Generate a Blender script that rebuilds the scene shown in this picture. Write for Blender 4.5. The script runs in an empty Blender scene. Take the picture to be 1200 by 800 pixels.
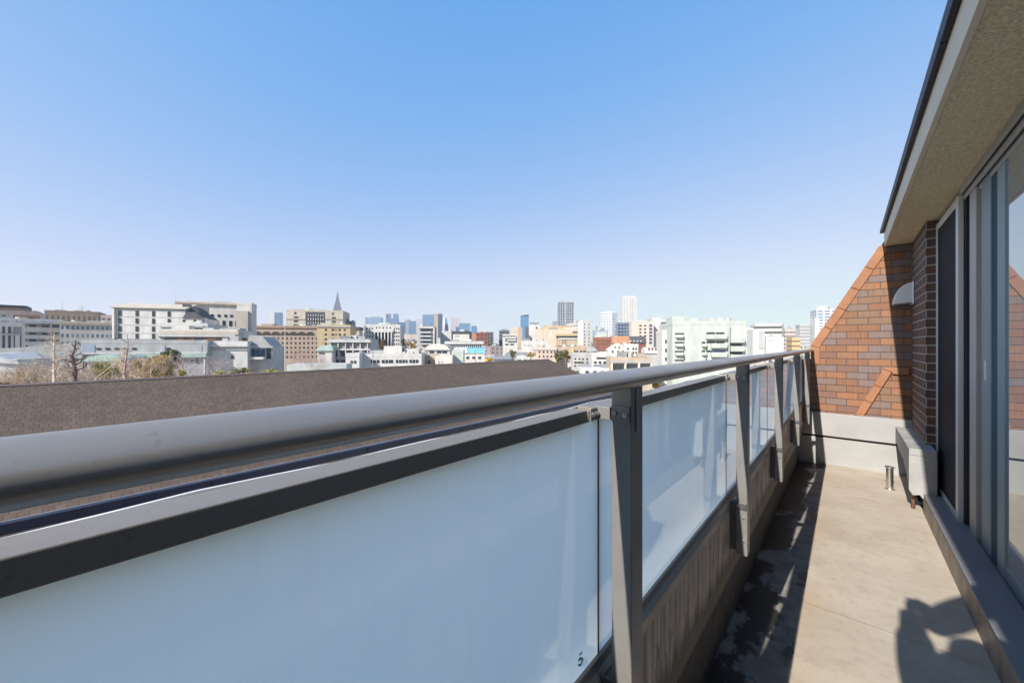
import bpy, bmesh, math, random
from mathutils import Vector, Matrix
random.seed(7)
S = bpy.context.scene
COL = S.collection
# ------------------------------------------------------------------ camera, sky, sun, exposure
F_PX, VX, HY, CAM_Z = 450.0, 992.0, 404.0, 1.2
TH = math.atan((VX - 600) / F_PX)
cd = bpy.data.cameras.new('camera'); cam = bpy.data.objects.new('camera', cd); COL.objects.link(cam)
cam.location = (0, 0, CAM_Z); cam.rotation_euler = (math.radians(90), 0, TH)
cd.sensor_width = 36; cd.lens = F_PX / 1200 * 36; cd.shift_y = 4.0 / 1200
cd.clip_start = 0.02; cd.clip_end = 20000
S.camera = cam
W = bpy.data.worlds.new('World'); S.world = W; W.use_nodes = True
SUN = Vector((-0.085, -1.45, 1.0)).normalized()
EL = math.asin(SUN.z)
nt = W.node_tree; nt.nodes.clear()
sky = nt.nodes.new('ShaderNodeTexSky'); sky.sky_type = 'NISHITA'; sky.sun_disc = False
sky.sun_elevation = EL; sky.sun_rotation = math.atan2(SUN.x, SUN.y)
sky.altitude = 30; sky.air_density = 1.0; sky.dust_density = 0.35; sky.ozone_density = 2.0
bg = nt.nodes.new('ShaderNodeBackground'); bg.inputs[1].default_value = 0.15
wo = nt.nodes.new('ShaderNodeOutputWorld')
# the photograph's sky has a soft, low-contrast gradient: each channel of the sky is compressed by a power
sep = nt.nodes.new('ShaderNodeSeparateColor'); com = nt.nodes.new('ShaderNodeCombineColor')
nt.links.new(sky.outputs[0], sep.inputs[0])
def M1(op, a, b):
    n = nt.nodes.new('ShaderNodeMath'); n.operation = op
    for k, v in enumerate((a, b)):
        if isinstance(v, (int, float)): n.inputs[k].default_value = v
        else: nt.links.new(v, n.inputs[k])
    return n.outputs[0]
for i, (ref, power, gain, knee) in enumerate(((.77, 1.65, 3.55, 5.7), (1.33, .495, 1.42, 0), (2.45, .14, 2.95, 0))):
    v = M1('POWER', M1('DIVIDE', M1('MINIMUM', sep.outputs[i], 9.0), ref), power)
    if knee: v = M1('DIVIDE', v, M1('ADD', v, knee))
    nt.links.new(M1('MULTIPLY', v, gain), com.inputs[i])
nt.links.new(com.outputs[0], bg.inputs[0]); nt.links.new(bg.outputs[0], wo.inputs[0])
sd = bpy.data.lights.new('sun', 'SUN'); sd.energy = 4.5; sd.angle = math.radians(0.45); sd.color = (1, .94, .86)
so = bpy.data.objects.new('sun', sd); COL.objects.link(so); so.location = (-20, -60, 60)
so.rotation_euler = SUN.to_track_quat('Z', 'Y').to_euler()
S.view_settings.view_transform = 'Standard'; S.view_settings.look = 'None'
S.view_settings.exposure = 0.92; S.view_settings.gamma = 1
S.cycles.max_bounces = 8; S.cycles.transparent_max_bounces = 8

# ------------------------------------------------------------------ material helpers
class NT:
    def __init__(s, m): s.t = m.node_tree
    def n(s, typ, **kw):
        nd = s.t.nodes.new(typ)
        for k, v in kw.items(): setattr(nd, k, v)
        return nd
    def l(s, a, b): s.t.links.new(a, b)
    def math(s, op, a, b=None, c=None):
        nd = s.n('ShaderNodeMath', operation=op)
        for i, v in enumerate((a, b, c)):
            if v is None: continue
            if isinstance(v, (int, float)): nd.inputs[i].default_value = v
            else: s.l(v, nd.inputs[i])
        return nd.outputs[0]
    def mix(s, f, a, b):
        nd = s.n('ShaderNodeMix', data_type='RGBA')
        for i, v in ((0, f), (6, a), (7, b)):
            if isinstance(v, (int, float)): nd.inputs[i].default_value = v
            elif isinstance(v, tuple): nd.inputs[i].default_value = v if len(v) == 4 else (*v, 1)
            else: s.l(v, nd.inputs[i])
        return nd.outputs[2]
    def noise(s, scale, vec=None, detail=4, rough=.55):
        nd = s.n('ShaderNodeTexNoise'); nd.inputs['Scale'].default_value = scale
        nd.inputs['Detail'].default_value = detail; nd.inputs['Roughness'].default_value = rough
        if vec is not None: s.l(vec, nd.inputs['Vector'])
        return nd.outputs[0]
    def ramp(s, f, a, b, lo=0., hi=1.):
        nd = s.n('ShaderNodeMapRange'); s.l(f, nd.inputs[0])
        nd.inputs[1].default_value = a; nd.inputs[2].default_value = b
        nd.inputs[3].default_value = lo; nd.inputs[4].default_value = hi
        return nd.outputs[0]
    def mapped(s, vec, scale):
        nd = s.n('ShaderNodeMapping'); nd.inputs['Scale'].default_value = scale; s.l(vec, nd.inputs[0]); return nd.outputs[0]
def new_mat(name):
    m = bpy.data.materials.new(name); m.use_nodes = True
    return m, NT(m), m.node_tree.nodes['Principled BSDF']
def mul(c, k): return tuple(min(1, x * k) for x in c[:3])
def mat(name, c, rough=.6, metal=0., var=.15, scale=3., bump=0., bscale=60., spec=None, coat=0., c2=None, stretch=None):
    """plain surface with soft procedural variation of its own colour"""
    m, t, p = new_mat(name)
    tc = t.n('ShaderNodeTexCoord').outputs['Object']
    v = t.mapped(tc, stretch) if stretch else tc
    f = t.ramp(t.noise(scale, v, 5), .3, .7)
    t.l(t.mix(f, mul(c, 1 - var), c2 if c2 else mul(c, 1 + var)), p.inputs['Base Color'])
    p.inputs['Roughness'].default_value = rough; p.inputs['Metallic'].default_value = metal
    if spec is not None: p.inputs['Specular IOR Level'].default_value = spec
    if coat: p.inputs['Coat Weight'].default_value = coat
    if bump:
        b = t.n('ShaderNodeBump'); b.inputs['Strength'].default_value = bump; b.inputs['Distance'].default_value = .01
        t.l(t.noise(bscale, tc, 3), b.inputs['Height']); t.l(b.outputs[0], p.inputs['Normal'])
    return m
def facade_uv(t):
    tc = t.n('ShaderNodeTexCoord')
    so_ = t.n('ShaderNodeSeparateXYZ'); t.l(tc.outputs['Object'], so_.inputs[0])
    sn = t.n('ShaderNodeSeparateXYZ'); t.l(tc.outputs['Normal'], sn.inputs[0])
    ax = t.math('ABSOLUTE', sn.outputs[0]); ay = t.math('ABSOLUTE', sn.outputs[1]); az = t.math('ABSOLUTE', sn.outputs[2])
    sel = t.math('GREATER_THAN', ax, .5)
    u = t.math('ADD', t.math('MULTIPLY', so_.outputs[0], t.math('SUBTRACT', 1, sel)), t.math('MULTIPLY', so_.outputs[1], sel))
    return tc, u, so_.outputs[2], az
FAC = {}
def facade(wall, glass=(.05, .07, .10), cw=3.2, ch=3.2, fw=.55, fh=.5, grey=.0, rough=.15, curtain=.35):
    """windows as the surface pattern of a far wall: a grid in the object's own metres, counted from the roof line"""
    wall = mul(wall, .78); key = (wall, glass, cw, ch, fw, fh, curtain)
    if key in FAC: return FAC[key]
    m, t, p = new_mat('facade_%d' % len(FAC))
    tc, u, z, az = facade_uv(t)
    uu = t.math('DIVIDE', t.math('ADD', u, 5000 * cw), cw); zz = t.math('DIVIDE', t.math('ADD', z, 500 * ch), ch)
    fu = t.math('FRACT', uu); fz = t.math('FRACT', zz)
    a = t.math('LESS_THAN', t.math('ABSOLUTE', t.math('SUBTRACT', fu, .5)), fw / 2)
    b = t.math('LESS_THAN', t.math('ABSOLUTE', t.math('SUBTRACT', fz, .5)), fh / 2)
    mask = t.math('MULTIPLY', t.math('MULTIPLY', a, b), t.math('LESS_THAN', az, .5))
    cx = t.n('ShaderNodeCombineXYZ'); t.l(t.math('FLOOR', uu), cx.inputs[0]); t.l(t.math('FLOOR', zz), cx.inputs[1])
    wn = t.n('ShaderNodeTexWhiteNoise'); t.l(cx.outputs[0], wn.inputs[0])
    g = t.mix(t.math('MULTIPLY', t.math('GREATER_THAN', wn.outputs[0], .6), curtain), glass, mul(wall, .75))
    nz = t.ramp(t.noise(.5, t.mapped(tc.outputs['Object'], (1, 1, .2)), 6, .65), .3, .7)
    w = t.mix(nz, mul(wall, .80), mul(wall, 1.1))
    t.l(t.mix(mask, w, g), p.inputs['Base Color'])
    t.l(t.ramp(mask, 0, 1, .8, rough), p.inputs['Roughness'])
    FAC[key] = m; return m

# ------------------------------------------------------------------ mesh helpers
class MB:
    def __init__(s): s.v = []; s.f = []
    def box(s, x0, x1, y0, y1, z0, z1):
        i = len(s.v)
        s.v += [(x0, y0, z0), (x1, y0, z0), (x1, y1, z0), (x0, y1, z0), (x0, y0, z1), (x1, y0, z1), (x1, y1, z1), (x0, y1, z1)]
        s.f += [tuple(i + k for k in q) for q in ((0, 3, 2, 1), (4, 5, 6, 7), (0, 1, 5, 4), (1, 2, 6, 5), (2, 3, 7, 6), (3, 0, 4, 7))]
        return s
    def prism(s, pts, axis, a, b):
        """polygon pts in the plane across `axis`, extruded a..b"""
        i = len(s.v); n = len(pts)
        def P(p, q): return {'x': (q, p[0], p[1]), 'y': (p[0], q, p[1]), 'z': (p[0], p[1], q)}[axis]
        s.v += [P(p, a) for p in pts] + [P(p, b) for p in pts]
        s.f += [tuple(i + k for k in range(n)), tuple(i + n + k for k in reversed(range(n)))]
        s.f += [(i + k, i + n + k, i + n + (k + 1) % n, i + (k + 1) % n) for k in range(n)]
        return s
    def tube(s, p, q, r0, r1=None, n=8, cap=True):
        r1 = r0 if r1 is None else r1
        p = Vector(p); q = Vector(q); d = (q - p).normalized()
        a = d.orthogonal().normalized(); b = d.cross(a); i = len(s.v)
        for c, r in ((p, r0), (q, r1)):
            for k in range(n):
                an = 2 * math.pi * k / n; s.v.append(tuple(c + a * r * math.cos(an) + b * r * math.sin(an)))
        s.f += [(i + k, i + (k + 1) % n, i + n + (k + 1) % n, i + n + k) for k in range(n)]
        if cap: s.f += [tuple(i + k for k in reversed(range(n))), tuple(i + n + k for k in range(n))]
        return s
    def quad(s, a, b, c, d):
        i = len(s.v); s.v += [tuple(a), tuple(b), tuple(c), tuple(d)]; s.f.append((i, i + 1, i + 2, i + 3)); return s
    def mesh(s, name, m, smooth=False, fix=True):
        me = bpy.data.meshes.new(name); me.from_pydata(s.v, [], s.f); me.validate()
        if fix:
            bm = bmesh.new(); bm.from_mesh(me); bmesh.ops.recalc_face_normals(bm, faces=bm.faces); bm.to_mesh(me); bm.free()
        if m: me.materials.append(m)
        if smooth:
            for p in me.polygons: p.use_smooth = True
        return me
    def build(s, name, m, parent=None, loc=(0, 0, 0), bevel=0, smooth=False, fix=True):
        o = bpy.data.objects.new(name, s.mesh(name, m, smooth, fix)); COL.objects.link(o); o.location = loc
        if parent: o.parent = parent
        if bevel:
            bv = o.modifiers.new('bevel', 'BEVEL'); bv.width = bevel; bv.segments = 2; bv.limit_method = 'ANGLE'
            bv.harden_normals = False
        return o
def tag(o, label, cat, group=None):
    o['label'] = label; o['category'] = cat
    if group: o['group'] = group
    return o
def thing(name, label, cat, loc=(0, 0, 0), rz=0, group=None):
    o = bpy.data.objects.new(name, None); COL.objects.link(o); o.location = loc; o.rotation_euler = (0, 0, rz)
    o.empty_display_size = .2
    return tag(o, label, cat, group)
def struct(o): o['kind'] = 'structure'; return o
def copy_tree(o, parent=None):
    c = o.copy(); COL.objects.link(c)
    if parent: c.parent = parent
    for ch in list(o.children): copy_tree(ch, c)
    return c

# ------------------------------------------------------------------ materials of the balcony
M = {}
def steel(name, c, rough, metal, var=.12):
    m, t, p = new_mat(name)
    tc = t.n('ShaderNodeTexCoord').outputs['Object']
    f = t.ramp(t.noise(5, t.mapped(tc, (1, .25, 1)), 6, .65), .3, .72)
    sp = t.ramp(t.noise(160, tc, 2), .62, .75)
    base = t.mix(f, mul(c, 1 - var), mul(c, 1 + var))
    t.l(t.mix(t.math('MULTIPLY', sp, .35), base, mul(c, .55)), p.inputs['Base Color'])
    t.l(t.ramp(t.noise(9, tc, 5), .3, .7, rough - .07, rough + .1), p.inputs['Roughness'])
    p.inputs['Metallic'].default_value = metal
    b = t.n('ShaderNodeBump'); b.inputs['Strength'].default_value = .03; b.inputs['Distance'].default_value = .001
    t.l(t.noise(500, tc, 2), b.inputs['Height']); t.l(b.outputs[0], p.inputs['Normal'])
    return m
M['rail'] = steel('satin_bronze_rail', (.31, .28, .25), .36, .5)
M['post'] = steel('bronze_paint', (.22, .21, .20), .45, .3)
M['frame'] = steel('bronze_frame', (.26, .225, .19), .42, .4)
M['bolt'] = mat('zinc_bolt', (.45, .45, .46), .35, .9)
M['bracket'] = mat('dark_bracket', (.10, .10, .105), .5, .5)
M['seal'] = mat('brown_seal', (.10, .075, .055), .8)
M['alu'] = mat('silver_aluminium', (.60, .60, .59), .5, .4, var=.06, scale=2)
M['alu_grey'] = mat('grey_aluminium', (.40, .39, .37), .55, .25, var=.08, scale=2)
M['sash'] = mat('blue_grey_sash', (.22, .28, .30), .55, .2, var=.08)
M['black_groove'] = mat('dark_groove', (.02, .02, .022), .7)
M['screen'] = mat('charcoal_mesh_screen', (.016, .019, .027), .7, 0, var=.1, scale=400, spec=.1)
M['hood'] = mat('stainless_hood', (.66, .68, .72), .4, .5, var=.05)
M['drain'] = mat('stainless_pipe', (.62, .60, .56), .25, .95)
M['white_cable'] = mat('white_cable', (.7, .7, .72), .5)
M['teal'] = mat('teal_ink', (.0, .30, .22), .6)
M['dark_dirt'] = mat('dark_gap', (.02, .02, .02), .9)

def glass_mat():
    m, t, p = new_mat('milky_railing_glass')
    t.t.nodes.remove(p)
    out = t.t.nodes['Material Output']
    tc = t.n('ShaderNodeTexCoord').outputs['Object']
    f = t.ramp(t.noise(3.5, t.mapped(tc, (1, .6, .25)), 6, .7), .35, .75)
    col = t.mix(f, (.85, .975, 1.0), (.92, 1.0, 1.0))
    dust = t.math('MULTIPLY', t.ramp(t.noise(1, t.mapped(tc, (1, 34, 3)), 5, .7), .55, .8), .13)   # dried water runs on the film
    col = t.mix(dust, col, (.60, .62, .60))
    d = t.n('ShaderNodeBsdfDiffuse'); tr = t.n('ShaderNodeBsdfTranslucent')
    t.l(col, d.inputs[0]); t.l(col, tr.inputs[0])
    mx = t.n('ShaderNodeMixShader'); mx.inputs[0].default_value = .95; t.l(d.outputs[0], mx.inputs[1]); t.l(tr.outputs[0], mx.inputs[2])
    g = t.n('ShaderNodeBsdfGlossy'); g.inputs['Roughness'].default_value = .015; g.inputs[0].default_value = (.95, .97, 1, 1)
    fr = t.n('ShaderNodeFresnel'); fr.inputs[0].default_value = 1.68
    m2 = t.n('ShaderNodeMixShader'); t.l(fr.outputs[0], m2.inputs[0]); t.l(mx.outputs[0], m2.inputs[1]); t.l(g.outputs[0], m2.inputs[2])
    t.l(m2.outputs[0], out.inputs[0])
    return m
M['glass'] = glass_mat()
def clear_mat():
    m, t, p = new_mat('clear_glass_edge'); t.t.nodes.remove(p)
    a = t.n('ShaderNodeBsdfTransparent'); a.inputs[0].default_value = (.93, .97, .98, 1); g = t.n('ShaderNodeBsdfGlossy'); g.inputs['Roughness'].default_value = .02
    mx = t.n('ShaderNodeMixShader'); mx.inputs[0].default_value = .06; t.l(a.outputs[0], mx.inputs[1]); t.l(g.outputs[0], mx.inputs[2]); t.l(mx.outputs[0], t.t.nodes['Material Output'].inputs[0])
    return m
M['clear'] = clear_mat()
def door_glass():
    m, t, p = new_mat('dark_door_glass')
    p.inputs['Base Color'].default_value = (.035, .04, .042, 1); p.inputs['Roughness'].default_value = .012
    p.inputs['IOR'].default_value = 2.2; p.inputs['Metallic'].default_value = .5; p.inputs['Specular IOR Level'].default_value = .5
    tc = t.n('ShaderNodeTexCoord').outputs['Object']
    t.l(t.mix(t.ramp(t.noise(2, tc), .3, .7), (.40, .45, .47), (.46, .51, .52)), p.inputs['Base Color'])   # heat-reflecting tint
    return m
M['door_glass'] = door_glass()

def brick_mat(name, row=.0665, length=.158, mortar=(.30, .27, .24), mort=.0035, tint=1.0):
    m, t, p = new_mat(name)
    tc, u, z, az = facade_uv(t)
    cx = t.n('ShaderNodeCombineXYZ'); t.l(u, cx.inputs[0]); t.l(z, cx.inputs[1])
    br = t.n('ShaderNodeTexBrick'); t.l(cx.outputs[0], br.inputs['Vector'])
    br.inputs['Scale'].default_value = 1; br.inputs['Brick Width'].default_value = length; br.inputs['Row Height'].default_value = row
    br.inputs['Mortar Size'].default_value = mort; br.inputs['Mortar Smooth'].default_value = .1; br.offset = .47
    br.inputs['Color1'].default_value = (0, 0, 0, 1); br.inputs['Color2'].default_value = (1, 1, 1, 1); br.inputs['Bias'].default_value = 0
    cr = t.n('ShaderNodeValToRGB'); t.l(br.outputs['Color'], cr.inputs[0])
    e = cr.color_ramp; e.interpolation = 'CONSTANT'
    cols = [(.0, (.190, .085, .044)), (.17, (.230, .103, .050)), (.31, (.165, .082, .058)), (.42, (.238, .108, .051)), (.53, (.16, .11, .095)), (.72, (.175, .100, .060)), (.84, (.15, .11, .105))]
    e.elements[0].position = 0; e.elements[0].color = (*mul(cols[0][1], tint), 1)
    e.elements[1].position = cols[1][0]; e.elements[1].color = (*mul(cols[1][1], tint), 1)
    for q, c in cols[2:]:
        el = e.elements.new(q); el.color = (*mul(c, tint), 1)
    streak = t.ramp(t.noise(1, t.mapped(cx.outputs[0], (140, 5, 1)), 3), .3, .7, .8, 1.18)
    hs = t.n('ShaderNodeHueSaturation'); t.l(cr.outputs[0], hs.inputs['Color']); t.l(streak, hs.inputs['Value'])
    big = t.ramp(t.noise(2.2, tc.outputs['Object'], 4), .35, .7)
    c = t.mix(t.math('MULTIPLY', big, .3), hs.outputs[0], (.13, .085, .06))
    t.l(t.mix(br.outputs['Fac'], c, mortar), p.inputs['Base Color'])
    p.inputs['Roughness'].default_value = .75
    b = t.n('ShaderNodeBump'); b.inputs['Strength'].default_value = .9; b.inputs['Distance'].default_value = .008
    lap = t.math('FRACT', t.math('DIVIDE', t.math('ADD', z, 100 * row), row))   # each course leans out a little towards its foot
    h = t.math('ADD', t.math('SUBTRACT', t.math('SUBTRACT', 1, br.outputs['Fac']), t.math('MULTIPLY', lap, .5)), t.math('MULTIPLY', streak, .25))
    t.l(h, b.inputs['Height']); t.l(b.outputs[0], p.inputs['Normal'])
    return m
M['brick'] = brick_mat('striated_brick_tile', mortar=(.075, .045, .035), mort=.0028)
M['brick_dark'] = brick_mat('brick_tile_pointed', mortar=(.36, .33, .30), mort=.005, tint=.48)  # same brick as the end wall, its shade put into the tint
M['coping'] = mat('orange_tile_coping', (.265, .120, .058), .75, var=.18, scale=9, bump=.12, bscale=200)
M['ledge'] = mat('painted_concrete', (.30, .297, .29), .8, var=.10, scale=4, bump=.12, bscale=90)
M['box'] = mat('grey_box_paint', (.29, .29, .285), .75, var=.16, scale=6, bump=.12, bscale=80)
M['kerb'] = mat('brown_kerb_paint', (.33, .27, .22), .7, var=.3, scale=9, stretch=(1, 1, .4), bump=.15)
M['sill'] = mat('grey_sill_sheet', (.17, .17, .185), .5, 0, var=.1, scale=3)
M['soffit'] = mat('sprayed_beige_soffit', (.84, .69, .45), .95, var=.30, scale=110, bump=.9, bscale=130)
M['fascia'] = mat('cream_fascia', (.72, .63, .48), .7, var=.06, scale=2)
M['gutter'] = mat('dark_gutter', (.012, .013, .028), .5, spec=.25)

def floor_mat():
    m, t, p = new_mat('stained_balcony_screed')
    tc = t.n('ShaderNodeTexCoord').outputs['Object']
    f = t.ramp(t.noise(2.6, tc, 7, .62), .3, .72)
    c = t.mix(f, (.35, .295, .23), (.46, .405, .33))
    f2 = t.ramp(t.noise(.9, t.mapped(tc, (1.6, .7, 1)), 5), .5, .68)
    c = t.mix(t.math('MULTIPLY', f2, .45), c, (.42, .375, .32))
    f4 = t.ramp(t.noise(3.1, t.mapped(tc, (1, .8, 1)), 8, .75), .52, .62)
    c = t.mix(t.math('MULTIPLY', f4, .28), c, (.27, .215, .155))
    f3 = t.ramp(t.noise(22, tc, 5, .7), .52, .75)
    c = t.mix(t.math('MULTIPLY', f3, .45), c, (.22, .175, .13))
    so_ = t.n('ShaderNodeSeparateXYZ'); t.l(tc, so_.inputs[0])
    # warm rust-toned wear along the sheet's edge
    ed = t.ramp(so_.outputs[0], -.155, -.06, 1, 0)
    n2 = t.ramp(t.noise(6, t.mapped(tc, (1, .5, 1)), 5), .45, .7)
    c = t.mix(t.math('MULTIPLY', t.math('MULTIPLY', ed, n2), .55), c, (.46, .29, .15))
    # sheet joints: thin raised lines every 1.27 m
    y = t.math('ADD', so_.outputs[1], t.math('MULTIPLY', t.noise(5, tc, 2), .012))
    j = t.math('ABSOLUTE', t.math('SUBTRACT', t.math('FRACT', t.math('DIVIDE', t.math('ADD', y, 10 * 1.33 - 2.25 + .665), 1.33)), .5))
    jm = t.ramp(j, .002, .006, 1, 0)
    c = t.mix(t.math('MULTIPLY', jm, .3), c, (.24, .19, .14))
    t.l(c, p.inputs['Base Color']); p.inputs['Roughness'].default_value = .75
    ck = t.n('ShaderNodeTexBrick'); t.l(tc, ck.inputs['Vector']); ck.inputs['Scale'].default_value = 1
    ck.inputs['Brick Width'].default_value = .012; ck.inputs['Row Height'].default_value = .012; ck.inputs['Mortar Size'].default_value = .0018; ck.offset = 0
    b = t.n('ShaderNodeBump'); b.inputs['Strength'].default_value = .35; b.inputs['Distance'].default_value = .003
    h = t.math('ADD', t.math('MULTIPLY', ck.outputs['Fac'], -.5), t.math('ADD', t.math('MULTIPLY', jm, .9), t.math('MULTIPLY', f, .6)))
    t.l(h, b.inputs['Height']); t.l(b.outputs[0], p.inputs['Normal'])
    return m
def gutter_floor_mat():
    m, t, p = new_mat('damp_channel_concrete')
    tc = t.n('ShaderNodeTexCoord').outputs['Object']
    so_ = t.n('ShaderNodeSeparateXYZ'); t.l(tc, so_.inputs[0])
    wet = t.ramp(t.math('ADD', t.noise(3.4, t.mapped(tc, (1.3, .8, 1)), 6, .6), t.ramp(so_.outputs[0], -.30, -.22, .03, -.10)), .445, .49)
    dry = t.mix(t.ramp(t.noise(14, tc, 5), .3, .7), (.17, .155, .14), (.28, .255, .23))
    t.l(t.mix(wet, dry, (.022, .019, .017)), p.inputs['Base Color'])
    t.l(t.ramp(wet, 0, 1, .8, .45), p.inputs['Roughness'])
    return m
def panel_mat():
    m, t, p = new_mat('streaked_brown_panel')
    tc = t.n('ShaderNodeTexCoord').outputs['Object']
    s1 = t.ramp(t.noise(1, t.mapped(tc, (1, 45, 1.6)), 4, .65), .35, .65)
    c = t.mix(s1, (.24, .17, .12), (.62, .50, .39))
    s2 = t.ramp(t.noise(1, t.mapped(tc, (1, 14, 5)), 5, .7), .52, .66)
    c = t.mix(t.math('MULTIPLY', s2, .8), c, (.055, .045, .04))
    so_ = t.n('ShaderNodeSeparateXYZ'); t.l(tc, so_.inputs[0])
    low = t.ramp(t.math('ADD', so_.outputs[2], t.math('MULTIPLY', t.noise(1, t.mapped(tc, (1, 22, 3)), 5), .16)), .46, .52, 1, 0)   # darker towards the board's foot
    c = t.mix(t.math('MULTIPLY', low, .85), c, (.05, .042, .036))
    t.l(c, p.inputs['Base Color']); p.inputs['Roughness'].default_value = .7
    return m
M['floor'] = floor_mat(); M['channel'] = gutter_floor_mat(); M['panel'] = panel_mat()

# ------------------------------------------------------------------ ground
def ground_mat():
    m, t, p = new_mat('city_ground')
    tc = t.n('ShaderNodeTexCoord').outputs['Object']
    c = t.mix(t.ramp(t.noise(.03, tc, 6), .35, .65), (.33, .32, .30), (.45, .43, .39))
    t.l(t.mix(t.ramp(t.noise(.15, tc, 4), .5, .6), c, (.20, .20, .15)), p.inputs['Base Color'])
    p.inputs['Roughness'].default_value = .9
    return m
GZ = -14.0
g = MB(); n = 64; R = 9000
g.v = [(0, 0, 0)] + [(R * math.cos(2 * math.pi * k / n), R * math.sin(2 * math.pi * k / n), 0) for k in range(n)]
g.f = [(0, 1 + k, 1 + (k + 1) % n) for k in range(n)]
struct(g.build('ground', ground_mat(), loc=(0, 0, GZ)))

# ------------------------------------------------------------------ the balcony: floor, walls
DW = 5.04
struct(MB().box(-.155, .42, -3, DW, -.22, 0).build('balcony_floor', M['floor'], bevel=.004))
struct(MB().box(-.46, -.155, -3, DW, -.22, -.012).build('floor_channel', M['channel']))

house = thing('apartment_house', 'own apartment house below the balcony, plain lower storeys', 'building', (0, 0, GZ))
hw = MB().box(-.46, 9, -9, 5.3, GZ, -.225); hw.box(.62, 9, -9, 5.3, -.2, 2.1)
hw.build('wall', mat('house_render', (.38, .34, .30), .85, var=.1), house, (0, 0, -GZ))

pw = thing('railing_parapet', 'low brown streaked parapet board under the frosted railing', 'parapet', (-.36, 0, 0))
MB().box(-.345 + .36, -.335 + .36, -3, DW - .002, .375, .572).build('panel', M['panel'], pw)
MB().box(-.365 + .36, -.3455 + .36, -3, DW - .002, .29, .5).build('backing_angle', mat('dark_angle', (.09, .075, .06), .6, .2), pw)
MB().prism([(-.46 + .36, -.01), (-.385 + .36, -.01), (-.367 + .36, .28), (-.367 + .36, .57), (-.46 + .36, .57)], 'y', -3, DW - .002).build('concrete_base', mat('sooty_concrete', (.07, .062, .055), .9, var=.4, scale=12), pw)  # base coloured near black for the shadow below the board

# ------------------------------------------------------------------ railing
rl = thing('balcony_railing', 'round bronze handrail on square posts with frosted glass panels', 'railing', (-.28, 0, 0))
RX = .28
def rp(n, mb, m, par=None, **k): return mb.build(n, m, par or rl, loc=(RX, 0, 0) if par is None else (0, 0, 0), **k)
RC, RZ, RA, RR = -.286, CAM_Z - .0577, .033, .0157   # flat oval handrail: half width, half height
def oval(y0, y1, k=1.0, n=72):
    b = MB(); pts = [(RC + RA * k * math.cos(2 * math.pi * i / n), RZ + RR * k * math.sin(2 * math.pi * i / n)) for i in range(n)]
    b.v = [(x, y0, z) for x, z in pts] + [(x, y1, z) for x, z in pts]
    b.f = [(i, (i + 1) % n, n + (i + 1) % n, n + i) for i in range(n)]
    return b
rp('handrail', oval(-3, 1.697), M['rail'], smooth=True)
rp('handrail', oval(1.703, DW, .985), M['rail'], smooth=True)
rp('joint_ring', oval(1.694, 1.706, 1.025), mat('cream_ring', (.55, .50, .42), .5), smooth=True)
posts = [-2.48, -1.45, -.41, .629, 1.645, 2.672, 3.72, 4.80]
PX0, PX1, PD = -.314, -.277, .048
def bolt(par, x, y, z, axis='y'):
    d = {'y': Vector((0, -1, 0)), 'x': Vector((1, 0, 0))}[axis]
    p = Vector((x, y, z)); b = MB(); b.tube(p, p + d * .004, .0045, n=6); b.tube(p + d * .004, p + d * .006, .003, .0015, n=6)
    rp('bolt', b, M['bolt'], par)
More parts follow.
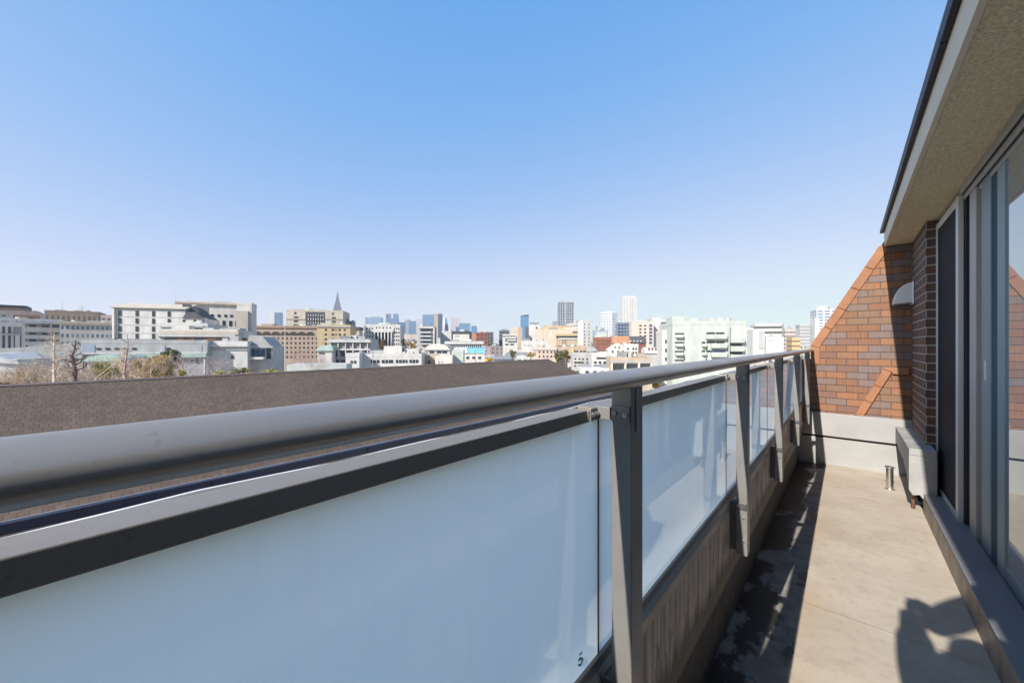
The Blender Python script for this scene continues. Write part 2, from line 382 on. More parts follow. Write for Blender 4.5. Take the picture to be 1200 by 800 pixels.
for i, p in enumerate(posts):
    b = MB().box(PX0, PX1, p, p + PD, .415, RZ - .010)
    po = rp('post', b, M['post'], bevel=.0015)
    pl = MB().box(PX0 + .001, PX1 - .002, p - .004, p - .0005, 1.066, 1.094)
    rp('bracket_plate', pl, M['post'], po, bevel=.0008)
    bolt(po, PX0 + .008, p - .004, 1.081); bolt(po, PX1 - .009, p - .004, 1.079)
    # slot cover on the balcony side of the post
    rp('slot_cover', MB().box(PX1 + .0005, PX1 + .002, p + .016, p + .026, 1.05, RZ - .02), M['frame'], po)
    # link from the post to the panel frame
    lk = MB().box(-.3425, -.3145, p - .006, p + .03, 1.068, 1.09); lk.box(-.3425, -.3385, p - .029, p - .0065, 1.066, 1.0875)
    lk = rp('clamp', lk, M['post'], po, bevel=.0006)
    bolt(po, -.3385, p - .024, 1.077, 'x'); bolt(po, -.3385, p - .012, 1.077, 'x')
    # lower bracket holding the post to the parapet board
    lb = MB().box(-.3345, -.3145, p - .004, p + .055, .43, .60); lb.box(-.334, -.279, p - .0075, p - .0045, .588, .612)
    rp('lower_bracket', lb, M['bracket'], po, bevel=.002)
    for z in (.555, .47): bolt(po, PX0 + .024, p - .0, z)
    bolt(po, PX0 + .008, p - .0075, .6)
    if i + 1 < len(posts) or True:
        q = posts[i + 1] if i + 1 < len(posts) else DW + .03
        a0, a1 = p + .0, q - .034
        fr = MB().box(-.381, -.343, p - .004, a1 if i + 1 < len(posts) else DW - .003, CAM_Z - .1366, CAM_Z - .115)
        fo = rp('top_frame', fr, M['frame'], bevel=.0012)
        e = a1 if i + 1 < len(posts) else DW - .003
        rp('end_cap', MB().box(-.3805, -.3415, e + .0005, e + .004, CAM_Z - .136, CAM_Z - .1155), M['alu_grey'], fo)
        e2 = q - .004 if i + 1 < len(posts) else DW - .003
        fb = MB().prism([(-.385, .575), (-.331, .575), (-.331, .603), (-.341, .61), (-.346, .622), (-.385, .622)], 'y', p - .0035, e2 - .0005)
        rp('bottom_frame', fb, M['frame'], bevel=.001)
        gl = rp('glass_panel', MB().box(-.361, -.352, p + .024, (q + .019) if i + 1 < len(posts) else DW - .004, .6225, 1.0625), M['glass'])
        gl.data.materials.append(M['clear'])
        for pg in gl.data.polygons: pg.material_index = 0 if pg.normal.x > .5 else 1
        rp('seal', MB().box(-.362, -.351, p + .0195, p + .0235, .6225, 1.0625), M['seal'], gl)
        if i == 2:   # green safety mark printed on the pane, low beside the post
            mk = MB(); cy, cz = .585, .648
            for k in range(9):
                an, an2 = .7 * k, .7 * (k + 1); r1, r2 = .0032 + .0006 * k, .0032 + .0006 * (k + 1)
                if k in (4,): continue
                mk.tube((-.3518, cy + r1 * math.cos(an), cz + 1.1 * r1 * math.sin(an)), (-.3518, cy + r2 * math.cos(an2), cz + 1.1 * r2 * math.sin(an2)), 0.0015, n=5)
            mk.box(-.3519, -.3511, cy - .002, cy + .006, cz + .010, cz + .0125)
            rp('safety_mark', mk, M['teal'], gl)
# thin white cable lying along the back of the frame
cb = MB(); pts = []
for k in range(61):
    y = -1.2 + k * .055; z = CAM_Z - .117 + .0012 * math.sin(k * 1.7) + .0008 * math.sin(k * .6); x = -.3835 + .0012 * math.sin(k * .5)
    pts.append((x, y, z))
for a, b_ in zip(pts, pts[1:]): cb.tube(a, b_, .0013, n=6, cap=False)
tag(cb.build('cable', M['white_cable']), 'thin white cable lying along the back edge of the railing frame', 'cable')
tw = MB()
for k in range(26):
    x, y = -.384 + random.gauss(0, .003), -.145 + random.gauss(0, .012); z = CAM_Z - .112 + abs(random.gauss(0, .003))
    tw.tube((x, y, z), (x + random.gauss(0, .004), y + random.gauss(0, .012), z + random.gauss(0, .002)), .0012, .0006, n=5)
tag(tw.build('twine_knot', mat('pale_twine', (.72, .68, .6), .9)), 'small knot of pale twine and debris on the frame edge, left', 'twine')

# ------------------------------------------------------------------ end wall of the balcony
T = .24
ew = thing('brick_end_wall', 'sloping orange brick fin wall closing the far end of the balcony', 'wall', (0, DW, 0))
prof = [(-.455, 0), (.62, 0), (.62, 2.32), (.275, 2.19), (-.268, 1.205), (-.285, 1.15), (-.455, .8)]
sl0, sl1 = Vector((-.268, 1.195)), Vector((.245, 2.135))
prof = [(-.455, .0), (.62, .0), (.62, 2.3), (.33, 2.3), (sl1.x, sl1.y), (sl0.x, sl0.y), (-.268, 1.05), (-.455, 1.05)]
MB().prism(prof, 'y', 0, T).build('brickwork', M['brick'], ew)
cp = MB(); d = (sl1 - sl0); L = d.length; d.normalize(); nrm = Vector((d.y, -d.x))
nseg = 5
for k in range(nseg):
    a = sl0 + d * (L * k / nseg + .002); b = sl0 + d * (L * (k + 1) / nseg - .002)
    o_ = nrm * .062
    top = -nrm * .012
    cp.prism([tuple(a + top), tuple(b + top), tuple(b + o_), tuple(a + o_)], 'y', -.010, T + .012)
cp.prism([(sl0.x - .013, 1.0), (sl0.x + .062, 1.0), (sl0.x + .062, sl0.y - .03), (sl0.x - .013, sl0.y - .002)], 'y', -.010, T + .012)
cp.build('coping', M['coping'], ew, bevel=.004)
tr = MB()
A, B_ = Vector((.06, .52)), Vector((.262, .972)); w = .062
dd = (B_ - A).normalized(); nn = Vector((dd.y, -dd.x))
for k in range(3):
    a = A + (B_ - A) * (k / 3 + .004); b = A + (B_ - A) * ((k + 1) / 3 - .004)
    tr.prism([tuple(a), tuple(b), tuple(b + nn * w), tuple(a + nn * w)], 'y', -.026, 0.003)
e = B_ + nn * w
tr.prism([tuple(B_ + dd * .002), (.262, .99), (.43, .99), (.43, .99 - w), (e.x + .006, .99 - w), tuple(e + dd * .002)], 'y', -.026, .003)
tr.build('trim_band', M['coping'], ew, bevel=.003)
MB().box(-.44, .62, -.045, .0, .285, .513).build('concrete_ledge', M['ledge'], ew, bevel=.006)
MB().box(-.44, .62, -.004, .0005, .245, .284).build('ledge_groove', M['dark_dirt'], ew)  # near-black strip coloured as the shadow under the ledge
MB().box(-.44, .62, -.022, .0, -.21, .262).build('plinth', M['ledge'], ew, bevel=.003)

nw = thing('brick_fin_wall', 'matching brick fin wall at the near end of the balcony, behind the viewpoint', 'wall', (0, -2.2, 0))  # added out of view to keep sky light off the shaded faces
MB().prism([(-.455, 0), (.62, 0), (.62, 2.12), (.26, 2.12), (-.268, 1.195), (-.268, 1.05), (-.455, 1.05)], 'y', -T, 0).build('brickwork', M['brick'], nw)
MB().box(-.44, .62, 0, .045, .285, .513).build('concrete_ledge', M['ledge'], nw, bevel=.006)
rw = thing('brick_pier', 'dark red brick pier beside the sliding screen, silver hood on it', 'wall', (.45, 4.22, 0))
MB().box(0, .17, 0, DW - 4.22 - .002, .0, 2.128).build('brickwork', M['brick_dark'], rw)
# silver extractor hood on the pier's balcony face
hd = MB(); pf = []
y0, y1 = .66, .80
seg = 10
prof_h = []
for k in range(seg + 1):
    an = math.pi / 2 * k / seg
    prof_h.append((-.128 + .128 * (1 - math.cos(an)) ** 1.0 * 1.0, 1.60 + .155 * math.sin(an)))
prof_h = [(-.001, 1.755), (-.001, 1.578), (-.134, 1.565), (-.128, 1.615), (-.113, 1.665), (-.09, 1.708), (-.058, 1.738), (-.03, 1.752)]
hd.prism(prof_h, 'y', y0, y1)
hd.box(-.012, -.0005, y0 - .012, y1 + .012, 1.56, 1.765)
hd.build('vent_hood', M['hood'], rw, bevel=.006)
bx = thing('sill_box', 'grey concrete upstand box under the brick pier, broken at its foot', 'ledge box', (.34, 3.98, 0))
b = MB(); b.box(0, .14, 0, DW - 3.98 - .047, .405, .452); b.build('cover_slab', M['box'], bx, bevel=.006)
b = MB(); b.prism([(0, .405), (0, .155), (.02, .118), (.055, .128), (.07, .105), (.1, .12), (.14, .10), (.14, .405)], 'y', 0, .05)
b.build('front_panel', M['box'], bx, bevel=.003)
b = MB(); b.prism([(.05, .405), (.05, .20), (.35, .29), (DW - 3.98 - .048, .32), (DW - 3.98 - .048, .405)], 'x', .0, .04); b.build('side_panel', M['box'], bx)
b = MB(); b.box(.10, .138, .06, DW - 3.98 - .024, .0, .40); b.build('recess_wall', mat('dark_render', (.08, .075, .07), .9), bx)  # dark colour stands for the shade inside the recess
b = MB(); b.tube((.03, .09, .0), (.03, .09, .35), .012, n=12); b.build('pipe', mat('brown_pipe', (.22, .12, .08), .5), bx, smooth=True)
dr = thing('drain_pipe', 'short stainless overflow pipe standing on the balcony floor', 'pipe', (.27, 4.46, 0))
b = MB(); b.tube((0, 0, 0), (0, 0, .185), .023, n=28, cap=False); b.tube((0, 0, .185), (0, 0, .05), .0215, n=28, cap=False); b.tube((0, 0, .05), (0, 0, .049), .0215, n=28)
b.build('tube', M['drain'], dr, smooth=True)
b = MB()
for k in range(28):
    a0, a1 = 2 * math.pi * k / 28, 2 * math.pi * (k + 1) / 28
    for (ra, za, rb_, zb) in ((.0215, .185, .031, .192), (.031, .192, .032, .188), (.032, .188, .0235, .18)):
        b.quad((ra * math.cos(a0), ra * math.sin(a0), za), (ra * math.cos(a1), ra * math.sin(a1), za), (rb_ * math.cos(a1), rb_ * math.sin(a1), zb), (rb_ * math.cos(a0), rb_ * math.sin(a0), zb))
b.build('rim', M['drain'], dr, smooth=True)
b = MB().tube((0, 0, 0), (0, 0, .012), .034, n=28); b.build('base_flange', M['drain'], dr, bevel=.002)

# ------------------------------------------------------------------ kerb, sill and sliding door
kb = thing('door_step', 'brown painted kerb with grey sheet sill along the sliding door', 'step', (.414, 0, 0))
MB().box(0, .2, -3, 4.0, -.2, .137).build('kerb', M['kerb'], kb, bevel=.004)
MB().box(-.002, .21, -3, 4.0, .1375, .142).build('sill_sheet', M['sill'], kb, bevel=.001)
tk = MB().box(.120, .1235, -3, 3.46, .1425, .153); tk.box(.134, .1365, -3, 3.46, .1425, .158); tk.box(.150, .153, -3, 3.46, .1425, .165)
tk.build('door_track', M['bracket'], kb)

ds = thing('sliding_door', 'large sliding glass door in grey aluminium frame mirroring the brick wall', 'door', (.54, 0, .142))
def dp(n, mb, m, par=None, **k): return mb.build(n, m, par or ds, loc=(-.54, 0, -.142) if par is None else (0, 0, 0), **k)
hf = MB(); hf.box(.505, .512, -3, 3.46, 2.085, 2.128); hf.box(.522, .528, -3, 3.46, 2.055, 2.128); hf.box(.512, .522, -3, 3.46, 2.11, 2.128)
hf.box(.528, .60, -3, 3.36, 2.085, 2.128); hf.box(.538, .545, -3, 3.2, 2.03, 2.085)
dp('head_frame', hf, M['alu_grey'], bevel=.001)
dp('head_groove', MB().box(.5125, .5215, -3, 3.455, 2.09, 2.1095), M['black_groove'])
dp('jamb', MB().box(.528, .575, 3.22, 3.36, .142, 2.084), M['alu_grey'], bevel=.003)
dp('jamb', MB().box(.548, .60, 3.361, 3.60, .142, 2.128), M['black_groove'])
dp('stile', MB().box(.536, .566, 2.985, 3.15, .150, 2.07), M['sash'], bevel=.004)
dp('stile', MB().box(.534, .568, 2.745, 2.86, .150, 2.03), M['sash'], bevel=.004)
dp('gasket', MB().box(.5405, .566, 2.862, 2.983, .15, 2.07), mat('blue_gasket', (.06, .10, .125), .9, spec=.1))
dp('bottom_rail', MB().box(.536, .566, -3, 2.744, .150, .215), M['sash'], bevel=.003)
dp('glass_pane', MB().box(.5405, .5465, -3, 2.7445, .2155, 2.029), M['door_glass'])
dp('lock', MB().box(.5335, .5365, 3.05, 3.08, 1.02, 1.12), M['alu'])

sc = thing('screen_door', 'charcoal mesh screen door in a pale aluminium frame beside the glass', 'screen door', (.5, 3.88, .142))
def sp(n, mb, m, **k): return mb.build(n, m, sc, loc=(-.5, -3.88, -.142), **k)
sp('mesh_panel', MB().box(.507, .513, 3.535, 4.18, .178, 2.04), M['screen'])
sp('stile', MB().box(.5, .525, 3.475, 3.533, .143, 2.09), M['alu'], bevel=.003)
sp('stile', MB().box(.5, .525, 4.182, 4.217, .143, 2.09), M['alu'], bevel=.003)
sp('bottom_rail', MB().box(.502, .523, 3.5335, 4.1815, .143, .177), M['alu'], bevel=.002)
sp('top_rail', MB().box(.502, .523, 3.5335, 4.1815, 2.041, 2.09), M['alu'], bevel=.002)
sp('outer_stile', MB().box(.5265, .546, 3.45, 3.50, .143, 2.10), M['black_groove'], bevel=.003)

# ------------------------------------------------------------------ eave
ev = thing('roof_eave', 'roof eave overhead with sprayed beige soffit, cream fascia and dark gutter', 'eave', (.4, 0, 2.13))
def ep(n, mb, m, **k): return mb.build(n, m, ev, loc=(-.4, 0, -2.13), **k)
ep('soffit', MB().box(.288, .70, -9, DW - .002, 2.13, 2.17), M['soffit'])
ep('fascia', MB().box(.268, .2875, -9, DW - .002, 2.124, 2.275), M['fascia'], bevel=.002)
gb = MB()
for y0, y1 in ((-9, -2.2), (-2.196, .9), (.904, 2.0), (2.004, 3.2), (3.204, 4.3), (4.304, DW - .002)): gb.box(.246, .2672, y0, y1, 2.255, 2.305)
ep('gutter', gb, M['gutter'], bevel=.003)
ep('roof_slope', MB().prism([(.25, 2.306), (.25, 2.33), (4.2, 4.5), (4.2, 4.4), (.7, 2.306)], 'y', -9, 5.29), mat('roof_slate', (.14, .10, .08), .85))

# ================================================================== the other wing with the brown shingle roof
wr = thing('shingle_roof_wing', 'long low wing with brown shingle roof and dark gutter beyond the railing', 'building', (-10.5, 8, GZ))
R0, R1 = 10.5, 16.21; H0 = CAM_Z - .28 * R0; H1 = H0 + .334 * (R1 - R0)
Y0, Y1 = -16.0, 22.6
def shingle_mat():
    m, t, p = new_mat('brown_slate_shingles')
    tc = t.n('ShaderNodeTexCoord').outputs['Object']
    so_ = t.n('ShaderNodeSeparateXYZ'); t.l(tc, so_.inputs[0])
    cx = t.n('ShaderNodeCombineXYZ'); t.l(so_.outputs[1], cx.inputs[0]); t.l(t.math('MULTIPLY', so_.outputs[0], -1.054), cx.inputs[1])
    br = t.n('ShaderNodeTexBrick'); t.l(cx.outputs[0], br.inputs[0]); br.inputs['Scale'].default_value = 1
    br.inputs['Brick Width'].default_value = .14; br.inputs['Row Height'].default_value = .185; br.inputs['Mortar Size'].default_value = .0045; br.offset = .37; br.offset_frequency = 2; br.squash = 1.0
    br.inputs['Color1'].default_value = (.080, .054, .037, 1); br.inputs['Color2'].default_value = (.104, .071, .048, 1); br.inputs['Mortar'].default_value = (.03, .022, .017, 1)
    br.inputs['Bias'].default_value = 0
    nz = t.math('MULTIPLY', t.ramp(t.noise(.35, tc, 5), .3, .7, .85, 1.15), t.ramp(t.noise(6, t.mapped(tc, (1, 1.5, 1)), 3), .35, .65, .9, 1.1))
    hs = t.n('ShaderNodeHueSaturation'); t.l(br.outputs[0], hs.inputs['Color']); t.l(nz, hs.inputs['Value'])
    t.l(hs.outputs[0], p.inputs['Base Color']); p.inputs['Roughness'].default_value = .85
    b = t.n('ShaderNodeBump'); b.inputs['Strength'].default_value = .5; b.inputs['Distance'].default_value = .008
    fr = t.math('FRACT', t.math('DIVIDE', t.math('ADD', t.math('MULTIPLY', so_.outputs[0], -1.054), 1000 * .185), .185))
    t.l(t.math('ADD', t.math('MULTIPLY', fr, -1), t.math('MULTIPLY', br.outputs['Fac'], -.6)), b.inputs['Height']); t.l(b.outputs[0], p.inputs['Normal'])
    return m
def wp(n, mb, m, **k): return mb.build(n, m, wr, loc=(10.5, -8, -GZ), **k)
# the near slope is built in its own coordinates (along the eave, up the slope)
MB().prism([(-R0, H0), (-R1, H1), (-2 * R1 + R0, H0), (-2 * R1 + R0, H0 - .12), (-R1, H1 - .12), (-R0, H0 - .12)], 'y', Y0, Y1).build('roof', shingle_mat(), wr, loc=(10.5, -8, -GZ))
gt = MB()
y = Y0
while y < Y1 - .1: gt.box(-R0, -R0 + .12, y, min(y + 3.6, Y1) - .012, H0 - .17, H0 + .015); y += 3.6
wp('gutter', gt, mat('navy_gutter', (.025, .028, .05), .4), bevel=.01)
wp('gutter_rim', MB().box(-R0 - .004, -R0 + .012, Y0, Y1, H0 + .0155, H0 + .03), mat('pale_rim', (.4, .4, .42), .5))  # pale strip coloured as the sunlit edge of the gutter
wp('ridge_cap', MB().prism([(-R1 - .12, H1 - .02), (-R1, H1 + .025), (-R1 + .12, H1 - .02)], 'y', Y0, Y1), mat('ridge_metal', (.12, .09, .075), .6))
wp('wall', MB().box(-2 * R1 + R0 + .5, -R0 - .4, Y0 + .4, Y1 - .4, GZ, H0 - .13), mat('wing_render', (.42, .36, .30), .85))
wp('gable', MB().prism([(-R0 - .4, H0 - .14), (-R1, H1 - .16), (-2 * R1 + R0 + .4, H0 - .14)], 'y', Y0 + .4, Y1 - .4), mat('gable_render', (.42, .36, .30), .85))

ww = MB().box(-.05, .03, -.8, .8, -.65, .65).mesh('window', mat('wing_window', (.04, .05, .06), .12))
for yy in range(10):
    for zz in (-3.6, -6.6, -9.6):
        o = bpy.data.objects.new('window', ww); COL.objects.link(o); o.parent = wr; o.location = (-R0 - .4 + 10.5, Y0 + 3 + 3.6 * yy - 8, zz - GZ)
# ================================================================== city: helpers
C_, S_ = math.cos(TH), math.sin(TH)
def ray(x, y=HY):
    u = (x - 600) / F_PX; v = -(y - HY) / F_PX
    return Vector((-S_ + u * C_, C_ + u * S_, v))
FOOT = []; ALLB = []
class Bld:
    """a box building whose front wall spans photo columns x0..x1 at distance zc; yaw 0 faces the balcony squarely"""
    def __init__(s, name, label, cat, x0, x1, yt, zc, wall, depth=None, yaw=0, group=None, parapet=True, base=GZ, roofm=None):
        xc = (x0 + x1) / 2; beta = math.atan((xc - 600) / F_PX); a = TH - beta * .5 + math.radians(yaw)
        t = Vector((math.cos(a), math.sin(a), 0)); nrm = Vector((-t.y, t.x, 0))
        c = ray(xc) * zc
        def hit(x):
            r = ray(x); k = c.dot(nrm) / r.dot(nrm); return r * k
        A, B = hit(x0), hit(x1)
        s.w = (B - A).length; s.k = s.w / (x1 - x0); s.kv = zc / F_PX; s.x0 = x0; s.yt = yt
        s.top = CAM_Z + (HY - yt) * s.kv; s.h = s.top - base; s.d = depth or max(6, min(s.w * .7, 30))
        s.root = thing(name, label, cat, (A.x, A.y, base), a, group); s.a = a; s.wallm = wall
        m = MB().box(0, s.w, 0, s.d, -s.h, 0).build('wall', wall, s.root, loc=(0, 0, s.h)); s.wall = m
        if parapet:
            p = MB(); q = .25; hh = min(.9, s.h * .08)
            p.box(-.05, s.w + .05, -.05, q, .002, hh); p.box(-.05, s.w + .05, s.d - q, s.d + .05, .002, hh)
            p.box(-.05, q, q, s.d - q, .002, hh); p.box(s.w - q, s.w + .05, q, s.d - q, .002, hh)
            p.build('parapet', roofm or wall, s.root, loc=(0, 0, s.h - hh * 0))
        s.zc = zc; s.para = parapet; ALLB.append(s)
        ctr = Vector((A.x, A.y, 0)) + t * s.w / 2 + nrm * s.d / 2
        FOOT.append((ctr.x, ctr.y, math.hypot(s.w, s.d) / 2))
    def X(s, px): return (px - s.x0) * s.k
    def Z(s, py): return s.h - (py - s.yt) * s.kv
    def box(s, part, xa, xb, ya, yb, m, y0=-.3, y1=None, bevel=0):
        """a part given by photo columns and rows, from depth y0 (in front) to y1"""
        return MB().box(s.X(xa), s.X(xb), y0, s.d if y1 is None else y1, s.Z(yb), s.Z(ya)).build(part, m, s.root, bevel=bevel)
    def wins(s, xs, ys, wpx, hpx, m, proud=.12, name='window', frame=None):
        me = None; out = []
        for y in ys:
            for x in xs:
                if me is None:
                    me = MB().box(-wpx * s.k / 2, wpx * s.k / 2, -proud, .05, -hpx * s.kv / 2, hpx * s.kv / 2).mesh(name, m)
                o = bpy.data.objects.new(name, me); COL.objects.link(o); o.parent = s.root; o.location = (s.X(x), 0, s.Z(y)); out.append(o)
        return out
    def swins(s, n, ys, wm, hpx, m, name='window'):
        """windows on the right-hand side wall"""
        me = MB().box(-.05, .12, -wm / 2, wm / 2, -hpx * s.kv / 2, hpx * s.kv / 2).mesh(name, m)
        for y in ys:
            for i in range(n):
                o = bpy.data.objects.new(name, me); COL.objects.link(o); o.parent = s.root; o.location = (s.w, s.d * (i + .5) / n, s.Z(y))
    def antenna(s, px, ytop, yf=.5, bars=0, m=None):
        b = MB(); x = s.X(px); y = s.d * yf; z1 = s.Z(ytop)
        r = max(.06, .25 * s.kv)
        b.tube((x, y, s.h), (x, y, z1), r, r * .5, n=6)
        for i in range(bars):
            z = s.h + (z1 - s.h) * (.35 + .2 * i); b.box(x - 1.2, x + 1.2, y - .1, y + .1, z, z + .25)
        b.build('antenna', m or CM['antenna'], s.root)
    def clutter(s, n, rnd, big=1.0):
        """plant on the roof: stair head, tanks, air-conditioning units"""
        for i in range(n):
            w = rnd.uniform(.12, .3) * s.w; d_ = rnd.uniform(.2, .4) * s.d; h = rnd.uniform(.6, 2.6) * big
            x = rnd.uniform(.05, .95) * (s.w - w); y = rnd.uniform(.15, .9) * (s.d - d_)
            if rnd.random() < .25:
                r = min(w, d_) * .35 + .3
                MB().tube((x + r, y + r, s.h + .003), (x + r, y + r, s.h + 1.6 + .4 * big), r, n=12).build('water_tank', rnd.choice([CM['white'], CM['pale_green'], CM['cream']]), s.root)
            else:
                MB().box(x, x + w, y, y + d_, s.h + .003, s.h + .25 + h).build('rooftop_unit', rnd.choice([CM['white'], CM['grey'], CM['lgrey'], s.wallm]), s.root)
CM = {}
for k, c in dict(white=(.62, .605, .58), offw=(.68, .645, .585), cream=(.58, .51, .41), beige=(.54, .485, .40), lgrey=(.44, .44, .435), grey=(.28, .29, .30), dark=(.07, .075, .085),
                 pale_green=(.50, .535, .49), copper=(.40, .53, .46), pink=(.60, .47, .41), brown=(.30, .21, .15), tan=(.47, .38, .28), brick=(.30, .13, .085), orange=(.46, .24, .13),
                 redbrown=(.24, .09, .07), blue_grey=(.30, .36, .44), ochre=(.54, .42, .25), turq=(.20, .46, .53), roofgrey=(.40, .40, .39), slate=(.09, .09, .10), yellow=(.6, .48, .2)).items():
    CM[k] = mat('city_' + k, mul(c, .78), .8, var=.16, scale=.5, stretch=(1, 1, .3))
CM['antenna'] = mat('antenna_grey', (.35, .36, .38), .6)
CM['win'] = mat('city_window', (.035, .042, .05), .12, var=.3, scale=.2)
CM['winblue'] = mat('city_window_blue', (.06, .09, .14), .1, var=.3, scale=.2)
CM['winbrown'] = mat('city_opening_dark', (.045, .035, .028), .6)
W1 = (.74, .74, .71); WB = (.62, .58, .50)

# ------------------------------------------------------------------ left: hospital quarter
b = Bld('office_block', 'orange brown block with dark flat roof box at the far left', 'building', -30, 46, 365, 250, CM['pink'], 30, yaw=20)
b.box('upper_storey', -30, 30, 360, 365, CM['brown'], 3); b.box('roof_box', -10, 29, 356.5, 360, CM['dark'], 6)
b.wins([3, 17, 24, 37], [371], 5, 4, CM['win'])
b.box('terracotta_bay', 18, 47, 368.5, 377, CM['orange'], -1.0, 0); b.wins([24, 37], [373], 6, 3.4, CM['win'], 1.15)
b = Bld('hospital_wing', 'white long wing with horizontal window bands at the far left', 'building', -30, 74, 375.5, 165, CM['offw'], 16, yaw=20)
for y in (381, 390.5, 398.5): b.box('window_band', 27, 70, y - 1.8, y + 1.8, CM['grey'], -.15, .05)
b.wins([36, 51, 64], [381.5, 390.5, 398.5], 8, 2.4, CM['win'], .3); b.wins([28.7], [408], 2.4, 7, CM['win'])
b.box('roof_slab', -30, 72, 375, 378.5, CM['white'], -2.0); b.box('column', 58.4, 59.8, 378.5, 388, CM['white'], -1.6, -.9)
b = Bld('stair_block', 'grey white block with tall vertical dark window slots at the far left', 'building', -30, 26.5, 380.5, 140, CM['offw'], 12, yaw=24)
for x0, x1 in ((-18, -14), (-8, -4), (2, 5), (9, 12), (15.5, 17), (23.5, 25)): b.box('window_slot', x0, x1, 382.5, 412, CM['win'], -.18, .05)
b.box('louvre_panel', 15.5, 25, 383, 391, CM['grey'], -.5, .02); b.box('band', -30, 26.5, 390.6, 392.4, CM['lgrey'], -.4, .02)
b = Bld('louvred_block', 'brown louvred block with thin masts behind the gridded white wing', 'building', 52, 116, 366, 230, facade((.40, .30, .22), (.13, .10, .08), 2.1, 40, .4, .9, curtain=0), 22, yaw=14)
b.box('plant_room', 105, 118, 367, 376, CM['grey'], 2, 20); b.box('roof_unit', 60, 70, 362.5, 366, CM['offw'], 6, 12); b.box('roof_unit', 90, 97, 362.5, 366, CM['offw'], 6, 12)
b.antenna(68.2, 350, .3); b.antenna(91, 353, .4, 2)
b = Bld('gridded_wing', 'white wing with a fine grid of blue windows behind the bare trees', 'building', 70, 137, 379.5, 175, facade((.56, .53, .48), (.10, .13, .18), 1.55, 3.6, .55, .45), 20, yaw=12)
b.box('roof_edge', 70, 137, 378, 380.5, CM['tan'], -.6, .4); b.box('rail_frame', 100, 137, 375.5, 376.5, CM['white'], 1, 1.4)
b = Bld('pink_lattice_block', 'small pinkish block with dark lattice rows beside the big hospital', 'building', 118, 135, 371, 205, facade((.52, .42, .38), (.10, .09, .09), 2.2, 2.6, .7, .45), 14)

b = Bld('hospital_block', 'large white hospital block with beige sloping roof and dark window columns', 'building', 133, 217, 361.5, 125, CM['white'], 16, yaw=-4, parapet=False)
rf = MB().prism([(0 - .6, b.h), (0 - .6, b.h + .3), (7.5, b.h + 2.3), (16.5, b.h + 2.3), (16.5, b.h)], 'x', -.8, b.w + .5); rf.build('roof', CM['beige'], b.root)
b.box('eave_shadow_line', 133, 217, 361.6, 362.6, CM['grey'], -.35, .02)
for y in (371.5, 381, 390.5): b.box('floor_band', 133.3, 217, y - .35, y + .35, CM['lgrey'], -.06, .02)
b.wins([140.2, 159.8, 179, 197.5], [367.5, 376.2, 385.5, 394], 3.3, 6.2, CM['win'], .15)
b.box('wall_panel', 133, 135.3, 362.5, 397, CM['offw'], -.7, .0); b.box('plinth', 133, 217, 397, 401, CM['grey'], -.3, .02)
b.antenna(180, 337, .8); b.antenna(196, 343, .8)
b = Bld('hospital_gable', 'dark slate gable roof piece joining the two hospital blocks', 'building', 214, 240, 373, 128, CM['offw'], 12, parapet=False)
MB().prism([(0, 0), (b.w, 0), (b.w * .62, 2.1), (b.w * .22, 2.1)], 'y', -.4, 12).build('roof', CM['slate'], b.root, loc=(0, 0, b.h + .01))
MB().prism([(-b.w * .2, 0), (b.w * .62, 0), (b.w * .5, 1.1), (-b.w * .05, 3.0), (-b.w * .2, 3.0)], 'y', 3, 11).build('upper_roof', CM['slate'], b.root, loc=(0, 0, b.h + 2.1))  # dark tone stands for the shadowed side of the roof
b.wins([215.5, 228, 241 - 2.5], [377.5], 2.6, 6, CM['win'])
b = Bld('hospital_rear_block', 'long beige hospital block behind with a row of small top windows', 'building', 205, 284, 356, 150, CM['offw'], 18, yaw=6)
b.wins([240, 247.5, 255.5, 263.5, 270.5], [369.5], 3.2, 3.0, CM['win']); b.wins([253, 261.5, 269.5, 276.5], [378.5], 3.4, 6.5, CM['win'])
b.box('roof_edge', 205, 284, 355, 357, CM['tan'], -.6, .5)
b = Bld('hospital_end_tower', 'plain beige end tower of the hospital with shaded right side', 'building', 277.5, 295, 357.5, 140, CM['offw'], 7, yaw=4)
b.box('corner_pier', 277.5, 291.5, 364.5, 393, CM['beige'], -1.2, .0); b.antenna(286, 350, .5)
b = Bld('terrace_block', 'stepped white terrace block in front of the hospital', 'building', 188, 243, 381.8, 118, CM['white'], 18)
b.box('terrace_edge', 187, 239, 381, 383.3, CM['white'], -1.0, 2); b.box('recess', 188, 243, 385.2, 386.2, CM['grey'], -.1, .05)
b = Bld('planted_terrace_block', 'lower beige terrace with an autumn planter in front of the hospital', 'building', 185.5, 278, 389.5, 110, CM['offw'], 16)
b.box('beige_roof', 187, 280, 387.8, 391.5, CM['beige'], -.4, 5); b.box('fascia', 184.5, 276.5, 391.8, 394.6, CM['white'], -.9, .2); b.box('dark_recess', 193, 277, 395, 402, CM['grey'], -.12, .05)
b = Bld('low_ward', 'low white ward with flat parapet and one small window', 'building', 242, 290, 403.5, 100, CM['white'], 14)
b.wins([272], [418.5], 3.2, 3.6, CM['win']); b.box('cornice', 241, 291, 403, 406, CM['white'], -.7, 1)
b.box('string_course', 242, 290, 408.5, 410, CM['lgrey'], -.25, .02)
b = Bld('entrance_hall', 'low entrance hall with slanted grey roof and dark glass front', 'building', 289, 319, 405.5, 105, CM['lgrey'], 12, parapet=False)
MB().prism([(0, 0), (b.w * .95, 0), (b.w * .62, 2.6), (b.w * .1, 3.0)], 'y', 0, 11).build('roof', CM['roofgrey'], b.root, loc=(0, 0, b.h + .01))
